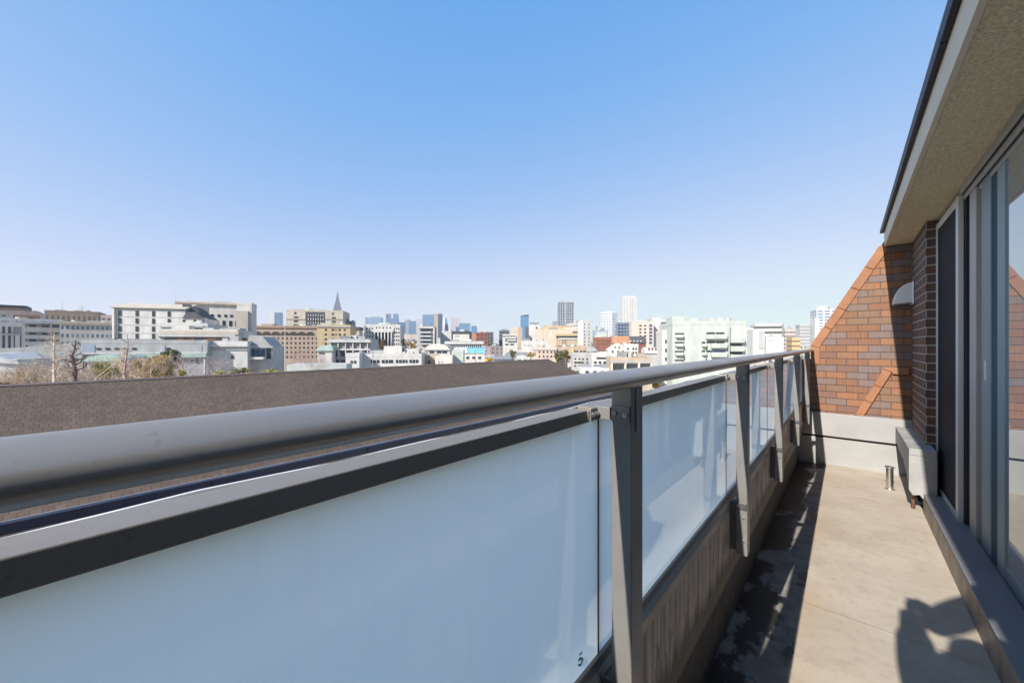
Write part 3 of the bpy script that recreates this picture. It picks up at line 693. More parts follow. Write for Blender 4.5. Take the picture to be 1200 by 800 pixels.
b.wins([297, 302.5, 308], [413], 4.6, 8, CM['winblue']); b.wins([315], [414], 5, 13, CM['win']); b.box('canopy', 293, 312, 418, 420.5, CM['white'], -2.5, 0)
b.box('fascia', 288, 320.5, 405, 407.5, CM['lgrey'], -.8, .5)
b = Bld('long_white_annex', 'long low pale grey annex along the foot of the hospital', 'building', 95, 243, 402.5, 92, CM['lgrey'], 14)
b.wins([118 + 7 * i for i in range(17)], [424], 3.4, 5, CM['win']); b.wins([114, 124, 134, 144, 154, 194], [408.5], 4.5, 2.4, CM['win'])
for x0, x1 in ((96, 110), (166, 190), (202, 236)): b.box('pale_panel', x0, x1, 404, 413, CM['blue_grey'] if x0 < 100 else CM['lgrey'], -.08, .02)
b.box('copper_band', 150, 243, 414.5, 419, CM['copper'], -.9, .2); b.box('ledge', 95, 243, 413, 414.3, CM['white'], -.5, .1)
b = Bld('grey_hall', 'low pale grey hall with sloped roof at the far left', 'building', -30, 97, 413, 84, CM['lgrey'], 16, parapet=False)
MB().prism([(-1, 0), (b.w * .98, 0), (b.w * .85, 2.2), (b.w * .55, 1.6), (b.w * .2, .9), (-1, .9)], 'y', 3, 15).build('roof', CM['roofgrey'], b.root, loc=(0, 0, b.h + .01))
b.wins([24], [424], 12, 7, CM['grey']); b.wins([40 + 7 * i for i in range(8)], [422, 433], 3.6, 4, CM['win'])
b = Bld('white_shed', 'white shed roof sloping down at the far left edge', 'building', -30, 20, 421, 66, CM['white'], 12, parapet=False)
MB().prism([(-1, 0), (b.w + .4, -.9), (b.w + .4, -.6), (b.w * .35, 1.0), (-1, 1.0)], 'y', -.4, 12.2).build('roof', CM['white'], b.root, loc=(0, 0, b.h + .01))
b = Bld('green_roof_pavilion', 'small pavilion with rounded pale green copper roof behind the bare trees', 'pavilion', 104, 140, 423, 62, CM['white'], 8, parapet=False)
MB().prism([(-.9, 0), (b.w + .6, 0), (b.w + .4, .55), (b.w * .8, 1.0), (b.w * .45, 1.05), (b.w * .1, .75), (-.7, .3)], 'y', -.7, 8.5).build('roof', CM['copper'], b.root, loc=(0, 0, b.h + .01))
b.wins([111, 119, 127], [430], 4.5, 8, CM['winblue'])

# ------------------------------------------------------------------ centre left
b = Bld('arched_block', 'brown concrete block with a top row of arched openings', 'building', 296, 374, 383.5, 195, mat('rose_concrete', (.36, .28, .23), .9, var=.12, scale=.5), 20)
ar = MB().prism([(-1.9, -.9), (1.9, -.9)] + [(1.9 * math.cos(math.pi * k / 8), -.4 + 1.35 * math.sin(math.pi * k / 8)) for k in range(9)], 'y', -.15, .05).mesh('arch_opening', CM['winbrown'])
for x in (301.5, 312, 322.5, 333, 343, 353, 363):
    o = bpy.data.objects.new('arch_opening', ar); COL.objects.link(o); o.parent = b.root; o.location = (b.X(x), 0, b.Z(390.6))
b.wins([300 + 5.05 * i for i in range(15)], [396.2, 401.8, 407.2, 412.6, 418], 1.7, 2.5, CM['winbrown'], .12)
b.box('cornice', 295.5, 374, 382.6, 384.6, CM['brown'], -.5, .5)
b = Bld('beige_office', 'tall beige office with dark recessed middle and small paired windows', 'building', 335.5, 402, 364.8, 245, CM['beige'], 24)
b.box('recess', 357.5, 380, 365.5, 384, CM['dark'], -.2, .02); b.wins([361 + 2.9 * i for i in range(7)], [369.5, 374, 378.5, 383], 1.1, 2.4, CM['lgrey'], .5, 'fin_panel')
b.wins([345.8, 390], [367.2], 2.2, 2.4, CM['win']); b.wins([346.5, 391], [372, 376.6, 381], 5, 1.9, CM['win'])
b.box('string_course', 335.5, 357, 374.2, 374.9, CM['brown'], -.25, .02); b.box('string_course', 380, 402, 373.6, 374.3, CM['brown'], -.25, .02)
b.box('roof_unit', 348, 356, 362.8, 364.8, CM['grey'], 5, 15); b.box('roof_screen', 358, 376, 363.2, 364.8, CM['dark'], 3, 15)
b = Bld('ochre_block', 'ochre yellow block with small dark windows in two columns', 'building', 371.5, 410.5, 382.5, 175, CM['ochre'], 14)
b.wins([381.5, 389.5, 398, 403.5], [386.3, 391.8, 397.2, 402.6], 2.2, 2.4, CM['win']); b.wins([393], [386.3, 391.8, 397.2, 402.6], 3.6, 1.9, CM['brown'])
b.box('cornice', 371, 411, 381.8, 383.2, CM['lgrey'], -.4, .6); b.box('roof_room', 374, 380, 378.5, 382.5, CM['white'], 3, 9)
b = Bld('dark_annex', 'small dark roofed cream annex right of the ochre block', 'building', 411, 421, 386, 210, CM['cream'], 10)
b.box('roof', 411, 422, 383, 386.4, CM['slate'], -.5); b.wins([416], [389], 4, 3, CM['orange'])
b = Bld('grey_stack', 'grey rooftop stack block behind the ochre block', 'building', 402.5, 412.5, 377.5, 260, CM['grey'], 12); b.clutter(3, random)
t = thing('clock_spire_tower', 'tall grey stepped tower ending in a pointed spire', 'skyscraper', ray(395.5) * 1500 + Vector((0, 0, GZ)), TH - math.atan((395.5 - 600) / F_PX))
kk = 1500 / F_PX; zt = CAM_Z - GZ
fm = facade((.26, .27, .31), (.12, .14, .18), 6, 9, .5, .6, curtain=.1)
for i, (hw_, ya, yb) in enumerate(((6.8, 376, 404), (5.2, 366, 376), (4.4, 361, 366), (3.5, 357, 361), (2.6, 353, 357), (1.8, 349, 353), (1.1, 345.5, 349))):
    z0 = 0 if i == 0 else zt + (404 - yb) * kk
    MB().box(-hw_ * kk, hw_ * kk, -hw_ * kk, hw_ * kk, z0, zt + (404 - ya) * kk).build('tier', fm, t)
MB().tube((0, 0, zt + 58.5 * kk), (0, 0, zt + 63.5 * kk), .9 * kk, .1 * kk, n=8).build('spire', CM['grey'], t)
MB().box(-5.3 * kk, 5.3 * kk, -5.3 * kk, 5.3 * kk, zt + 30.5 * kk, zt + 32 * kk).build('clock_band', CM['lgrey'], t)
b = Bld('pale_tower', 'slim tower half white half blue left of the beige office', 'skyscraper', 316, 328.5, 366, 1300, CM['white'], 30)
b.box('blue_face', 321.6, 323, 366, 404, facade((.2, .3, .42), (.06, .12, .2), 5, 5, .8, .7), -1, 0); b.box('blue_face', 323.6, 328.5, 366, 404, facade((.2, .3, .42), (.06, .12, .2), 5, 5, .8, .7), -1, 0)
b = Bld('colonnade_hall', 'low modern hall with white columned upper gallery', 'building', 386, 434, 400.2, 125, CM['lgrey'], 16)
b.wins([392 + 8.6 * i for i in range(5)], [404], 6.4, 6.6, CM['grey']); b.wins([394 + 8.4 * i for i in range(5)], [414], 6.2, 7, CM['win']); b.wins([394, 402, 410], [424], 6, 5, CM['win'])
for i in range(6): b.box('column', 387.4 + 8.6 * i, 388.6 + 8.6 * i, 400.4, 420, CM['white'], -.8, 0)
b.box('roof_edge', 385, 435, 399.5, 401, CM['white'], -1.2, 1); b.box('floor_slab', 386, 434, 408.4, 410.3, CM['white'], -.9, 0)
b = Bld('copper_roof_hall', 'low white hall with pale green copper roof below the ochre block', 'building', 372, 389, 411, 118, CM['white'], 10, parapet=False)
MB().prism([(-.5, 0), (b.w + .5, 0), (b.w + .2, 1.4), (b.w * .25, 1.7)], 'y', -.5, 10.4).build('roof', CM['copper'], b.root, loc=(0, 0, b.h + .01)); b.wins([377], [414], 6, 1.6, CM['win'])
b = Bld('domed_hall', 'white classical hall with green dome and tall columned porch', 'building', 427, 469, 381.5, 270, CM['white'], 24)
dm = MB(); rr = 10.5 * b.k
for i in range(6):
    a0, a1 = math.pi / 2 * i / 6, math.pi / 2 * (i + 1) / 6
    for k in range(20):
        p0, p1 = 2 * math.pi * k / 20, 2 * math.pi * (k + 1) / 20
        f = lambda aa, pp: (rr * math.cos(aa) * math.cos(pp), rr * math.cos(aa) * math.sin(pp), rr * .38 * math.sin(aa))
        dm.quad(f(a0, p0), f(a0, p1), f(a1, p1), f(a1, p0))
dm.build('dome', CM['copper'], b.root, loc=(b.X(449), 10, b.h + .6), smooth=True)
b.box('porch_recess', 438.5, 459.5, 389, 406, CM['win'], -.15, .02); b.box('porch_pediment', 437, 461, 386, 389.3, CM['white'], -1.2, .3)
for x in (439.3, 443.2, 447, 451, 455, 458.7):
    MB().tube((b.X(x), -.8, b.Z(407)), (b.X(x), -.8, b.Z(389.3)), .45, .38, n=10).build('column', CM['white'], b.root, smooth=True)
b.wins([430, 433.2, 436.3, 462, 464.8, 467.3], [385, 389.5, 394, 398.5, 403], 1.3, 2.2, CM['win']); b.wins([441, 445, 449, 453, 457], [384], 1.4, 1.9, CM['win'])
b = Bld('white_works', 'low white works building with four ribbon windows nearest the roof ridge', 'building', 421, 494, 418.5, 98, CM['white'], 12)
for x0, x1 in ((434.5, 444), (447, 460), (463.5, 477), (479.5, 490)): b.box('ribbon_window', x0, x1, 421.5, 425, CM['win'], -.12, .03)
for x in (437, 441, 451, 455, 467, 471, 475, 483, 487): b.box('mullion', x - .25, x + .25, 421.5, 425, CM['white'], -.2, 0)
b.box('roof_block', 446, 468, 405.5, 418.5, CM['offw'], 4, 11.5); b.box('roof_block', 470, 489, 409, 418.5, CM['white'], 5, 11.5); b.box('roof_block', 427, 445, 411, 418.5, CM['lgrey'], 6, 11)
for x in (472, 477, 481): MB().tube((b.X(x), 3.5, b.h + .003), (b.X(x), 3.5, b.h + 1.3), .55, n=10).build('water_tank', CM['white'], b.root, smooth=False)
b = Bld('white_cottage', 'small white building left of the low white works', 'building', 405, 421, 418, 92, CM['white'], 9); b.wins([412, 416], [424], 2.4, 3, CM['win']); b.clutter(2, random, .6)
b = Bld('glass_balcony_block', 'pale block with stacked grey glass balconies', 'building', 490, 509, 384, 225, CM['lgrey'], 14)
for y in (388.5, 393, 397.5, 402): b.box('balcony', 493, 505.5, y, y + 1.7, CM['white'], -1.6, 0)
b.box('glass_front', 492.5, 505.5, 386, 404, CM['winblue'], -.12, .02); b.box('frame', 508, 509.6, 383, 412, CM['white'], -1.8, .5); b.box('frame', 491, 509, 383, 384.6, CM['white'], -1.8, .5)
b = Bld('round_roof_block', 'white block with rounded roof and a row of dark windows', 'building', 497, 527, 409, 150, CM['white'], 12, parapet=False)
MB().prism([(b.w / 2 - b.w * .47 * math.cos(math.pi * k / 10), 2.1 * math.sin(math.pi * k / 10)) for k in range(11)], 'y', .4, 11).build('rounded_roof', CM['offw'], b.root, loc=(0, 0, b.h + .01))
b.wins([506, 514.5, 521], [412.5], 5.5, 2.4, CM['win']); b.box('cornice', 496.5, 527.5, 408.6, 410, CM['white'], -.5, .5)
b = Bld('peach_house', 'small peach white house with two narrow windows by the ridge', 'house', 510, 530, 420, 105, CM['offw'], 8); b.wins([514, 517.5], [424.5], 1.3, 3.4, CM['lgrey']); b.box('roof_house', 518, 530, 416, 420, CM['pink'], 2, 7)
b = Bld('brown_shed', 'dark tan shed between the white works and the peach house', 'house', 494, 510, 419, 112, CM['tan'], 8); b.wins([503], [424], 2, 4, CM['win']); b.clutter(2, random, .6)
b = Bld('white_stage_block', 'white windowless wall beside the dark framed sign building', 'building', 516, 532, 390, 235, CM['white'], 14)
b = Bld('framed_panel_building', 'building with big pale panel set in a dark frame', 'building', 529, 551.5, 390, 215, CM['dark'], 14)
b.box('panel', 531, 550, 391.6, 401, CM['offw'], -.4, .0); b.box('panel_mark', 533, 539, 393.2, 394.3, CM['grey'], -.45, -.41); b.box('panel_mark', 533, 534, 395.7, 396.5, CM['grey'], -.45, -.41)
b = Bld('finned_block', 'low white block with closely spaced vertical fins', 'building', 521, 567, 401.8, 190, CM['lgrey'], 14)
b.wins([529.5 + 2.4 * i for i in range(15)], [407.5], 1.1, 7, CM['win']); b.box('dark_bay', 521.5, 527.5, 403, 412, CM['grey'], -.2, .02); b.box('cornice', 521, 567, 401, 403, CM['white'], -.6, .5)
b = Bld('turquoise_roof_hall', 'low hall with a barrel roof of bright turquoise', 'building', 533, 568, 414, 130, CM['offw'], 10, parapet=False)
MB().prism([(5 + 5.2 * -math.cos(math.pi * k / 10), 2.0 * math.sin(math.pi * k / 10)) for k in range(11)], 'x', -.3, b.w + .3).build('barrel_roof', CM['turq'], b.root, loc=(0, 0, b.h + .01))
MB().prism([(5 + 5.3 * -math.cos(math.pi * k / 10), 2.08 * math.sin(math.pi * k / 10)) for k in range(11)], 'x', -.4, b.w * .4).build('white_roof_end', CM['white'], b.root, loc=(0, 0, b.h + .012))
b.wins([541, 548, 555, 562], [419], 3.4, 2.6, CM['win'])
b = Bld('pale_cabin', 'pale green white cabin in front of the turquoise roof', 'house', 530, 543, 413.5, 112, CM['pale_green'], 7); b.clutter(1, random, .5)
b = Bld('red_brown_block', 'red brown block with dark window rows', 'building', 558, 572, 390.5, 330, facade((.24, .10, .075), (.06, .05, .05), 3.4, 3.2, .6, .4), 14); b.box('roof_room', 563, 566, 388.5, 390.5, CM['redbrown'], 4, 9)
b = Bld('orange_block', 'small orange block left of the red brown one', 'building', 550, 558.5, 391.5, 340, CM['orange'], 12); b.clutter(2, random)
b = Bld('dark_flats', 'dark grey flats right of the red brown block', 'building', 570, 578, 390, 360, facade((.16, .16, .16), (.04, .04, .05), 3, 3, .7, .5), 12)
b = Bld('slate_flats', 'slate grey flats with stepped white terraces in front', 'building', 585, 597, 388, 380, facade((.15, .16, .18), (.04, .05, .06), 3, 3, .7, .5), 14); b.clutter(2, random)
b = Bld('stepped_terraces', 'stepped white terraced flats in front of the slate grey flats', 'building', 589, 606, 396, 260, CM['white'], 14)
for i in range(3): b.box('terrace', 589 + 2.5 * i, 605, 391.5 + 3 * i, 393.4 + 3 * i, CM['white'], -1.2, 8)
b.wins([594, 600], [399, 403.5], 4, 1.8, CM['win'])

# ------------------------------------------------------------------ skyline towers, far away
def glassf(c, g, cw=6, ch=7, fw=.85, fh=.75): return facade(c, g, cw, ch, fw, fh, curtain=.08, rough=.1)
BL = (.09, .17, .27); DB = (.05, .10, .18)
SK = [
 ('wide_tower', 'wide pale blue slab tower behind the domed hall', 427.5, 447, 372, 2200, glassf((.32, .40, .50), (.14, .22, .33)), 60),
 ('dark_blue_tower', 'dark blue tower just right of the twin topped tower', 466.5, 474.5, 377.5, 2000, glassf((.12, .2, .3), DB), 40),
 ('grey_tower', 'slim grey tower with a small crown left of a blue tower', 474.8, 479, 375, 2300, glassf((.4, .42, .45), (.2, .24, .3)), 30),
 ('blue_slab', 'plain blue slab between the slim grey tower and the white tower', 479.5, 487, 376, 2200, glassf((.14, .24, .36), BL), 35),
 ('white_tower', 'white pale tower in the centre of the skyline', 488, 494.2, 373.5, 2400, glassf((.62, .62, .62), (.4, .42, .46)), 35),
 ('blue_glass_tower', 'broad blue glass tower with pale left edge', 494, 508.6, 368.5, 2200, glassf((.16, .27, .40), BL), 45),
 ('brown_edged_tower', 'tower with beige left half and deep blue right half', 508.8, 518.4, 368, 2100, glassf((.08, .12, .22), (.03, .05, .1)), 40),
 ('pinkish_tower', 'pale pinkish tower right of the curved pointed tower', 528.6, 539, 371.5, 2300, glassf((.58, .52, .52), (.42, .4, .42)), 45),
 ('low_blue_tower', 'low broad blue glass tower right of the pinkish tower', 538, 551, 379, 1900, glassf((.16, .28, .42), (.10, .19, .31)), 45),
 ('small_blue_tower', 'small separate bright blue tower', 552.3, 559, 382, 1900, glassf((.12, .24, .42), (.07, .16, .32)), 35),
 ('lone_blue_tower', 'lone blue tower with slanted dark top right of the skyline gap', 610, 619.6, 370.5, 1300, glassf((.12, .24, .38), (.08, .18, .32), 5, 5), 35),
]
for n_, lb, x0, x1, yt, z, fm, dp_ in SK:
    b = Bld(n_, lb, 'skyscraper', x0, x1, yt, z, fm, dp_, yaw=random.uniform(-6, 6), parapet=False)
    if n_ == 'blue_glass_tower': b.box('pale_edge', x0, x0 + 1.6, yt, 404, CM['lgrey'], -2, 0)
    if n_ == 'brown_edged_tower': b.box('beige_face', x0, x0 + 4.6, yt + .5, 404, CM['tan'], -2, 0); b.box('crown', x0 + 5, x1, yt - 1.2, yt, CM['blue_grey'], 0, 30)
    if n_ == 'grey_tower': b.box('crown', x0 - .4, x1 + .4, yt - 1, yt + .6, CM['lgrey'], -2, 32)
    if n_ == 'wide_tower': b.box('step', x0 + 7, x1 - 3, yt - 1.2, yt, CM['blue_grey'], 8, 50); b.box('pale_edge', x0, x0 + 1.2, yt, 404, CM['lgrey'], -2, 0)
    if n_ == 'lone_blue_tower':
        MB().prism([(0, 0), (b.w, 0), (b.w, 6.5), (0, 2.0)], 'y', 0, 35).build('slanted_top', CM['dark'], b.root, loc=(0, 0, b.h + .02)); b.box('dark_lower_face', 615.5, 620, 383, 404, CM['slate'], -3, 0)
    if n_ == 'low_blue_tower': b.box('roof_rim', x0, x1, yt - .6, yt + .5, CM['blue_grey'], -2, 40); b.box('low_wing', x0 - 4, x0, 383, 404, glassf((.1, .18, .32), DB), 2, 40)
    if n_ == 'small_blue_tower': b.box('roof_rim', x0 + 1, x1 - 1, yt - .6, yt, CM['blue_grey'], 3, 30)
b = Bld('twin_topped_tower', 'blue grey tower with two raised tops', 'skyscraper', 451.5, 466.5, 373, 2300, glassf((.18, .26, .36), (.1, .17, .27)), 45, parapet=False)
for x0 in (451.5, 460.5): b.box('raised_top', x0, x0 + 5.6, 367.5, 373, glassf((.18, .26, .36), (.1, .17, .27)), 2, 42)
b.box('pale_edge', 451.5, 453, 368, 404, CM['lgrey'], -2, 0)
cz = 2200; kk = cz / F_PX
t = thing('curved_tower', 'pointed curved tower, half white and half blue', 'skyscraper', ray(521.5) * cz + Vector((0, 0, GZ)), TH - math.atan((521.5 - 600) / F_PX))
for nm, side, mm in (('white_side', -1, CM['white']), ('blue_side', 1, glassf((.10, .22, .38), (.05, .14, .28), 8, 8))):
    mb = MB(); lv = []
    for i in range(13):
        f = i / 12; lv.append((4.3 * kk * math.sqrt(max(0, 1 - f ** 2.2)) + .3 * kk * (1 - f), zt + (404 - (404 - 33.5 * f)) * kk if i else 0))
    for (w0, z0), (w1, z1) in zip(lv, lv[1:]):
        x0a, x0b = (-w0, w0 * .1) if side < 0 else (w0 * .101, w0)
        x1a, x1b = (-w1, w1 * .1) if side < 0 else (w1 * .101, w1)
        A = [(x0a, -w0 * .6, z0), (x0b, -w0 * .9, z0), (x1b, -w1 * .9, z1), (x1a, -w1 * .6, z1)]
        mb.quad(*A); mb.quad((x0a, w0, z0), (x1a, w1, z1), (x1b, w1, z1), (x0b, w0, z0))
        mb.quad((x0a, -w0 * .6, z0), (x1a, -w1 * .6, z1), (x1a, w1, z1), (x0a, w0, z0)); mb.quad((x0b, -w0 * .9, z0), (x0b, w0, z0), (x1b, w1, z1), (x1b, -w1 * .9, z1))
    mb.build(nm, mm, t)

# ------------------------------------------------------------------ centre right
b = Bld('tan_slab', 'narrow tan slab flats left of the lone blue tower', 'building', 600, 612, 384, 300, CM['cream'], 14, parapet=False); b.box('tan_face', 607, 612, 383.5, 408, CM['tan'], -.6, 8); b.wins([602, 604.5], [388, 392, 396, 400], 1.1, 2, CM['lgrey'])
b = Bld('white_top_flats', 'white flats with dark machinery on top', 'building', 620, 633, 381.5, 310, CM['white'], 14); b.box('dark_plant', 621, 632, 377.5, 381.5, CM['grey'], 2, 12); b.wins([629], [384, 388, 392, 396], 2, 2, CM['win']); b.antenna(626, 373, .5)
b = Bld('cream_stepped_hall', 'large cream stepped building with yellow roof bands', 'building', 628, 684, 387, 285, CM['cream'], 18)
b.box('yellow_band', 634, 676, 383.5, 387.5, CM['ochre'], 3, 16); b.box('upper_storey', 637, 672, 380.8, 383.5, CM['tan'], 5, 14); b.box('yellow_band', 651, 680, 391, 393.6, CM['ochre'], -3, 0)
b.box('window_band', 652, 680, 393.6, 395.8, CM['win'], -2.6, 0); b.box('white_canopy', 654, 682, 396, 397.6, CM['white'], -4, 0); b.box('tan_base', 652, 681, 397.6, 405, CM['tan'], -3.5, 0); b.wins([659, 662], [401], 1.8, 5, CM['brown'], 3.7); b.box('window_band', 671, 679, 388.5, 390, CM['win'], -.3, 0)
b = Bld('slim_white_tower', 'slim white tower with tiny dark windows and shaded right side', 'building', 683, 692.5, 377, 260, CM['white'], 11, yaw=14)
b.wins([685, 690], [380, 384, 388, 392, 396, 400, 404], 1, 1.5, CM['win']); b.box('roof_room', 684, 689, 374.8, 377, CM['offw'], 2, 8)
b = Bld('dark_window_tower', 'tall grey tower with dark window columns', 'skyscraper', 654, 672.3, 354.5, 620, facade((.36, .39, .43), (.05, .06, .08), 3.6, 4.2, .68, .72, curtain=.2), 26); b.box('roof_rim', 656, 671, 353, 354.6, CM['lgrey'], 2, 22)
b.box('side_column', 662.2, 663, 355, 404, CM['lgrey'], -.6, 0)
b = Bld('low_dark_office', 'low dark office left of the tall dark windowed tower', 'building', 648, 654, 377, 560, CM['grey'], 14)
b = Bld('roof_plant_office', 'white office with cluttered roof plant right of the dark windowed tower', 'building', 665, 683, 380, 420, facade((.6, .6, .6), (.1, .11, .12), 3, 3.2, .6, .5), 14); b.clutter(5, random, 2.4)
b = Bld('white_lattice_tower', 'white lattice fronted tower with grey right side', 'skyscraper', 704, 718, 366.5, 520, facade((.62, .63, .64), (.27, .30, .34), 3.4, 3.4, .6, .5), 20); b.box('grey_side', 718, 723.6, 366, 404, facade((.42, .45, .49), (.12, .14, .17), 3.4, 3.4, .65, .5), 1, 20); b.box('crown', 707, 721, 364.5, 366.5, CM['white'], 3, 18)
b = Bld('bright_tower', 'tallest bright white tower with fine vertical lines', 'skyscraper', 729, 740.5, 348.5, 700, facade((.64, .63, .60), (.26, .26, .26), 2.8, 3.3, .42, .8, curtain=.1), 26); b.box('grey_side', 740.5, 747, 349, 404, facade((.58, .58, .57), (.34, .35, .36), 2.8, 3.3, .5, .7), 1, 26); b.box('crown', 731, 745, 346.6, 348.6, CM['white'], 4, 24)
b = Bld('dark_blue_office', 'dark blue office with white grid below the bright tower', 'building', 724, 739.5, 379, 390, facade((.20, .24, .32), (.035, .05, .09), 3, 3.4, .7, .65), 18)
b = Bld('pale_office', 'pale greenish office with rounded roof sign left of the white lattice tower', 'building', 696, 712, 388, 360, CM['blue_grey'], 14); b.box('pale_front', 699, 711, 389, 397, CM['pale_green'], -.8, 0); b.clutter(4, random, 2.0)
b = Bld('pink_flats', 'pinkish white flats with dark window columns', 'building', 740, 766, 377.5, 320, facade((.66, .55, .48), (.66, .55, .48), 3, 3, .1, .1), 16); b.wins([750.5, 756], [381.5, 385.5, 389.5, 393.5, 397.5], 2.6, 1.9, CM['winbrown']); b.wins([762.5], [381.5, 385.5, 389.5, 393.5, 397.5, 401.5], 3.6, 2.9, CM['winblue'])
b.box('upper_step', 744, 760, 375.5, 377.5, CM['white'], 1, 12)
b = Bld('white_fin_block', 'tall plain white block right of the pinkish flats', 'building', 764.5, 774.5, 373, 330, CM['white'], 14); b.box('roof_room', 766, 775, 371, 373, CM['lgrey'], 2, 12)
b = Bld('striped_office', 'dark grey office with white horizontal stripes', 'building', 773, 789, 376, 380, facade((.62, .62, .62), (.09, .1, .12), 400, 4.2, 1.1, .55), 16)
b = Bld('small_dark_flats', 'narrow beige flats with dark openings in front of the striped office', 'building', 771.5, 778, 389, 250, CM['beige'], 9); b.wins([774.5], [392, 396.5, 401], 2.4, 2.4, CM['win'])
b = Bld('orange_brick_block', 'orange brick block with a grid of small dark windows', 'building', 697, 720.5, 396.5, 240, CM['brick'], 12)
b.wins([700 + 2.9 * i for i in range(7)], [399.3, 402.9, 406.5], 1.4, 1.9, CM['winbrown'])
b = Bld('orange_gable_house', 'broad house with sunlit orange tiled roof right of the brick block', 'house', 719, 738, 402.5, 225, CM['offw'], 12, parapet=False)
MB().prism([(-.6, 0), (12.6, 0), (6, 4.6)], 'x', -.4, b.w + .4).build('roof', CM['orange'], b.root, loc=(0, 0, b.h + .01))
b = Bld('dark_roof_house', 'brown house with slate roof and small dormers below the pinkish flats', 'house', 735, 757, 402, 235, CM['redbrown'], 12, parapet=False)
MB().prism([(-.6, 0), (12.6, 0), (9, 4.3), (4, 4.3)], 'x', -.4, b.w + .4).build('roof', CM['slate'], b.root, loc=(0, 0, b.h + .01)); b.wins([739, 743, 747, 751], [399.7], 1.6, 1.3, CM['white'], .9, 'dormer')
b = Bld('white_gable_house', 'white house with gable and small windows below the orange roof', 'house', 713, 735, 409, 170, CM['white'], 10, parapet=False)
MB().prism([(0, 0), (b.w, 0), (b.w * .55, 2.6)], 'y', -.1, 9.9).build('gable', CM['offw'], b.root, loc=(0, 0, b.h + .01)); b.wins([721, 725.5], [406.8], 1.8, 1.6, CM['win'], .25); b.wins([718, 724, 730], [412], 2, 2.4, CM['win'])
b = Bld('white_flats', 'cubic white flats with a few dark windows right of the gable house', 'house', 731, 748, 405, 185, CM['white'], 9); b.wins([736, 742, 745.5], [408.5, 413], 2, 2, CM['win']); b.clutter(2, random, .7)
b = Bld('red_roof_house', 'low house with dull red roof below the brick block', 'house', 703, 721, 411, 200, CM['offw'], 9, parapet=False)
MB().prism([(-.4, 0), (9.4, 0), (4.5, 2.2)], 'x', -.4, b.w + .4).build('roof', CM['redbrown'], b.root, loc=(0, 0, b.h + .01))
b = Bld('white_vault_building', 'low white vaulted roof with five dark red skylight slots', 'building', 757, 782, 414, 145, CM['lgrey'], 10, parapet=False)
MB().prism([(-.5, 0)] + [(5 + 5.4 * -math.cos(math.pi * k / 12), 2.3 * math.sin(math.pi * k / 12)) for k in range(13)] + [(10.5, 0)], 'x', -.3, b.w + .3).build('vault_roof', CM['white'], b.root, loc=(0, 0, b.h + .01))
for x in (761, 765, 769, 773, 777): MB().prism([(.22, .95), (1.6, 1.95), (1.55, 2.1), (.12, 1.1)], 'x', b.X(x) - .35, b.X(x) + .35).build('skylight', CM['redbrown'], b.root, loc=(0, 0, b.h + .03))
b = Bld('grey_gallery', 'low grey building with three wide recessed windows behind the handrail', 'building', 715, 764, 423.5, 88, CM['tan'], 10)
b.box('roof_edge', 714.5, 764.5, 422.8, 425.2, CM['roofgrey'], -.5, .5)
b.wins([725, 741, 757], [430.5], 12.5, 6.6, CM['win'], .05)
for x in (717, 732.8, 748.8, 763): b.box('pillar', x - 1, x + 1, 425, 438, CM['offw'], -.5, 0)
for x in (722, 729, 737, 741, 752): MB().box(b.X(x) - .5, b.X(x) + .5, 3, 4, b.h + .003, b.h + .9).build('rooftop_unit', CM['white'], b.root)
b = Bld('grey_flat_house', 'white flat roofed house with a dark window strip left of the grey gallery', 'house', 694, 716, 417, 115, CM['white'], 8); b.wins([706], [419.5], 14, 2, CM['win']); b.wins([697.5, 703, 708.5, 713], [424.5, 429.5], 3, 2.4, CM['win']); b.box('balcony', 695, 706, 426.4, 427.8, CM['lgrey'], -.9, 0)
b = Bld('white_canopy_house', 'bright white low roof right of the brown roof hip', 'house', 681, 714, 431, 80, CM['white'], 7, parapet=False); b.clutter(2, random, .4)
b.wins([688, 697, 706], [436], 4, 3, CM['win'])
b = Bld('pinkish_house', 'pinkish grey wall house behind the bright white low roof', 'house', 671, 692, 416.5, 125, CM['lgrey'], 8); b.wins([674, 679, 683, 688], [420.5, 424.5, 428.5], 2, 1.8, CM['win']); b.box('balcony', 672, 681, 422, 423.4, CM['white'], -.8, 0)
b = Bld('arcade_house', 'long pink house with arched openings above the olive trees', 'building', 624, 652, 409, 165, CM['pink'], 9); b.wins([632, 637, 641.5, 646, 650], [412.3, 417.5], 1.8, 2.3, CM['winbrown']); b.box('cornice', 623.5, 652.5, 408.6, 409.8, CM['white'], -.4, .3)
b = Bld('brown_arcade', 'brown arcade house with yellow bay above the olive trees', 'building', 652, 688, 408.5, 172, CM['tan'], 9); b.wins([658, 664, 676, 681, 685], [412.5], 3, 3.6, CM['winbrown']); b.box('yellow_bay', 669, 672.5, 408.5, 416, CM['yellow'], -.8, 0); b.clutter(2, random, .6)
b = Bld('white_long_house', 'long white low house with a dark shopfront row below the tan slab', 'building', 611, 641, 401, 215, CM['white'], 9); b.wins([615, 619, 622, 631], [404.3], 2.6, 1.6, CM['lgrey']); b.clutter(2, random, .6)

